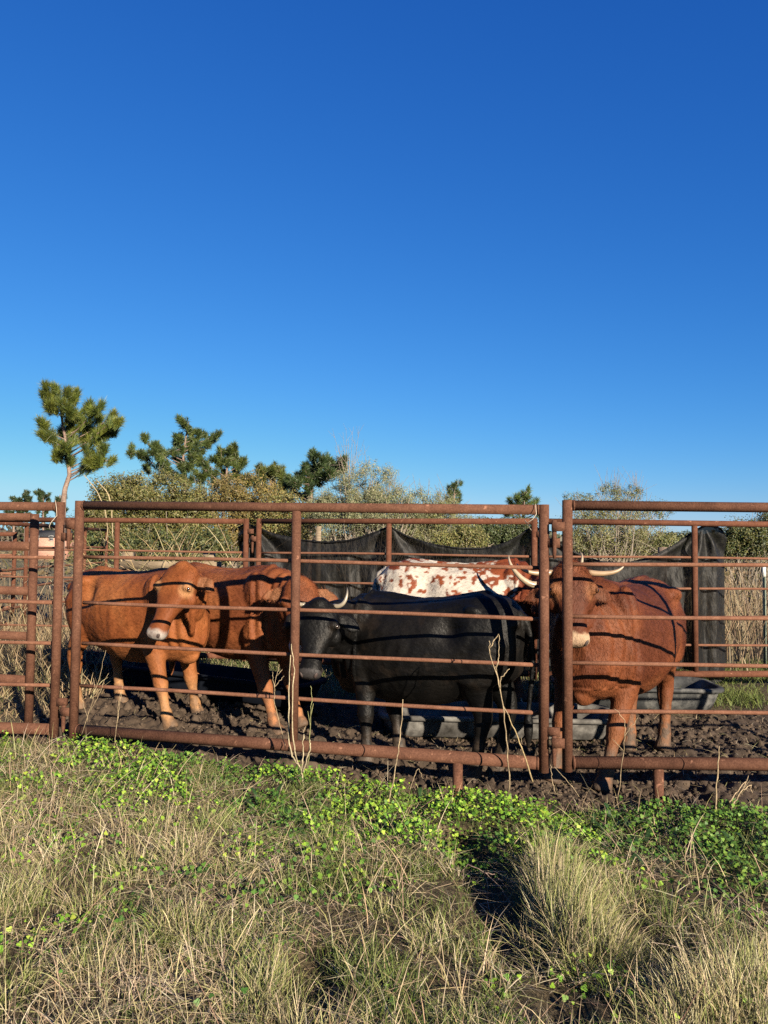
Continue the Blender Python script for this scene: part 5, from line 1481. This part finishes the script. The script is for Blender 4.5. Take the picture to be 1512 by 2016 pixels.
# leafless tree beside the dark pine
def bare_tree():
    Y = 22.0; b = at(690, 1010, Y); g = gz1(b[0], Y)
    O = np.array([b[0], Y, g]); r = empty('bare_tree', tuple(O)); tag(r, 'thin leafless grey tree rising behind the willow like shrub', 'tree')
    m = MB(); tw = MB()
    tp = at(688, 905, Y) - O
    m.tube([(0, 0, -.1), tp * .5, tp], [.03, .02, .012], 8); m.build('trunk', M_GREYTWIG, r)
    for u, v in ((658, 858), (665, 872), (675, 850), (682, 845), (694, 850), (700, 862), (706, 848), (712, 880), (716, 895), (668, 890), (660, 880), (686, 866), (702, 876)):
        e = at(u, v, Y) - O; e[1] += rng.normal(0, .2)
        s = tp * rng.uniform(.75, 1)
        md = s * .5 + e * .5 + V3((e[0] - s[0]) * .15, 0, -.05)
        P = np.array([s, md, e]); tw.tube(P, [.007, .005, .0025], 5, cap=False)
        for q_ in range(4):
            a = md + (e - md) * rng.random(); d_ = unit(unit(e - md) + rng.normal(0, .45, 3)) * rng.uniform(.12, .35)
            tw.tube([a, a + d_], [.0035, .002], 4, cap=False)
    tw.build('branches', M_GREYTWIG, r)
bare_tree()

# tall thin stems rising past the left top rail
stalk('dry_cane', 'two long thin canes rising over the left top rail from the reeds', [[(208, 1075, 9.6), (212, 1040, 9.6), (206, 1000, 9.6), (190, 965, 9.6), (165, 935, 9.6)], [(222, 1060, 9.7), (220, 1000, 9.7), (212, 970, 9.7), (190, 945, 9.7)]], .012, (.5, .4, .24), 'cane')

# far wood along the horizon
def far_wood():
    M = Many()
    n = 900
    x = rng.uniform(-190, 190, n); y = rng.uniform(130, 190, n)
    left = x < -38
    hh = np.where(left, rng.uniform(3.2, 6.0, n), rng.uniform(2.6, 5.2, n)) * (.8 + .5 * fbm(x * .05, y * .05))
    C = []; S = []; K = []
    for i in range(n):
        k = 46
        v = rng.normal(size=(k, 3)); v /= np.linalg.norm(v, axis=1, keepdims=True)
        C.append(np.array([x[i], y[i], hh[i] * .52 + .2]) + v * rng.random((k, 1)) ** .45 * np.array([2.4, 2.0, hh[i] * .5]))
        base = pal([(.075, .08, .04), (.10, .085, .055), (.055, .07, .03)] if rng.random() < .6 else [(.13, .10, .07), (.16, .12, .085)], 1)[0]
        K.append(np.tile(base, (k, 1)) * rng.uniform(.75, 1.25, (k, 1))); S.append(rng.uniform(.25, .6, k))
    C = np.concatenate(C)
    V, f, c = leaves(C, rng.normal(size=C.shape) + V3(0, -.6, .3), np.concatenate(S), np.concatenate(K), .7, .1, 5)
    M.add(V, [], [], c, f)
    o = M.build('far_wood', M_LEAF); tag(o, 'low distant wood of brown and green trees along the horizon', 'wood', kind='stuff')
far_wood()

def mid_scrub():
    """rough scrub between the shrubs and the far wood"""
    M = Many()
    x, y = scatter(420, -60, 45, 22, 80, None); n = len(x)
    C = []; S = []; K = []
    for i in range(n):
        k = 70; hgt = rng.uniform(.5, 1.15)
        v = rng.normal(size=(k, 3)); v /= np.linalg.norm(v, axis=1, keepdims=True)
        gzv = gz1(x[i], y[i])
        C.append(np.array([x[i], y[i], gzv + hgt * .5]) + v * rng.random((k, 1)) ** .5 * np.array([1.1, 1.0, hgt * .55]))
        b = pal([(.15, .12, .06), (.20, .15, .08), (.10, .095, .035), (.24, .18, .10)], 1)[0]
        K.append(np.tile(b, (k, 1)) * rng.uniform(.7, 1.25, (k, 1))); S.append(rng.uniform(.06, .16, k))
    C = np.concatenate(C)
    V, f, c = leaves(C, rng.normal(size=C.shape) + V3(0, -.5, .3), np.concatenate(S), np.concatenate(K), .5, .1, 4)
    M.add(V, [], [], c); M.q.append(f)
    o = M.build('field_scrub', M_LEAF); tag(o, 'low brown scrub dotted over the field behind the pen', 'scrub', kind='stuff')
mid_scrub()

# brick house far behind the left panels
def house():
    Y = 62.0
    x0 = at(79, 1060, Y)[0]; x1 = at(139, 1060, Y)[0]; zt = at(100, 1057, Y)[2]; zr = at(100, 1044, Y)[2]
    g = -.1
    r = empty('brick_house', ((x0 + x1) / 2, Y, g)); tag(r, 'small pinkish brick house with grey roof far behind the left panels', 'house')
    W = x1 - x0; h = zt - g; D = 4.0
    brick = mat_new('brick')[0]; nt = brick.node_tree; b = nt.nodes['Principled BSDF']
    bt = N(nt, 'ShaderNodeTexBrick'); bt.inputs['Scale'].default_value = 4; bt.inputs['Color1'].default_value = (.24, .10, .065, 1); bt.inputs['Color2'].default_value = (.30, .14, .095, 1); bt.inputs['Mortar'].default_value = (.3, .25, .21, 1)
    tc = N(nt, 'ShaderNodeTexCoord'); mp = N(nt, 'ShaderNodeMapping'); mp.inputs['Rotation'].default_value = (math.pi / 2, 0, 0)
    nt.links.new(tc.outputs['Object'], mp.inputs[0]); nt.links.new(mp.outputs[0], bt.inputs['Vector']); nt.links.new(bt.outputs[0], b.inputs['Base Color'])
    b.inputs['Roughness'].default_value = .9
    MB().box((0, 0, h / 2), (W, D, h)).build('wall', brick, r, False)
    m = MB(); e = .18; rz = zr - g
    V = [(-W / 2 - e, -D / 2 - e, h - .03), (W / 2 + e, -D / 2 - e, h - .03), (W / 2 + e, D / 2 + e, h - .03), (-W / 2 - e, D / 2 + e, h - .03), (-W / 2 - e, 0, rz), (W / 2 + e, 0, rz)]
    m.add(V, [[(0, 1, 5, 4), (2, 3, 4, 5), (0, 3, 2, 1)], [(1, 2, 5), (3, 0, 4)]]); m.build('roof', noise_mat('roof_shingle', [(.3, (.028, .03, .034)), (.7, (.055, .057, .062))], 8, .95, spec=.05), r, False)
    px = Y / F
    for u in (95, 122):
        wx = at(u, 1060, Y)[0] - r.location.x; wz = at(u, 1060, Y)[2] - g
        f = MB()
        ww, wh = 8 * px, 9 * px
        for c, s_ in (((wx - ww / 2, wz), (.035, wh)), ((wx + ww / 2, wz), (.035, wh)), ((wx, wz - wh / 2), (ww, .035)), ((wx, wz + wh / 2), (ww, .035)), ((wx, wz), (ww, .04))):
            f.box((c[0], -D / 2 - .03, c[1]), (s_[0], .06, s_[1]))
        fo = f.build('window', noise_mat('white_trim', [(.3, (.4, .38, .36)), (.7, (.5, .48, .45))], 8), r, False)
        MB().box((wx, -D / 2 - .012, wz), (ww - .08, .02, wh - .08)).build('pane', noise_mat('pane', [(.3, (.05, .06, .08)), (.7, (.10, .12, .15))], 3, .15), fo, False)
house()
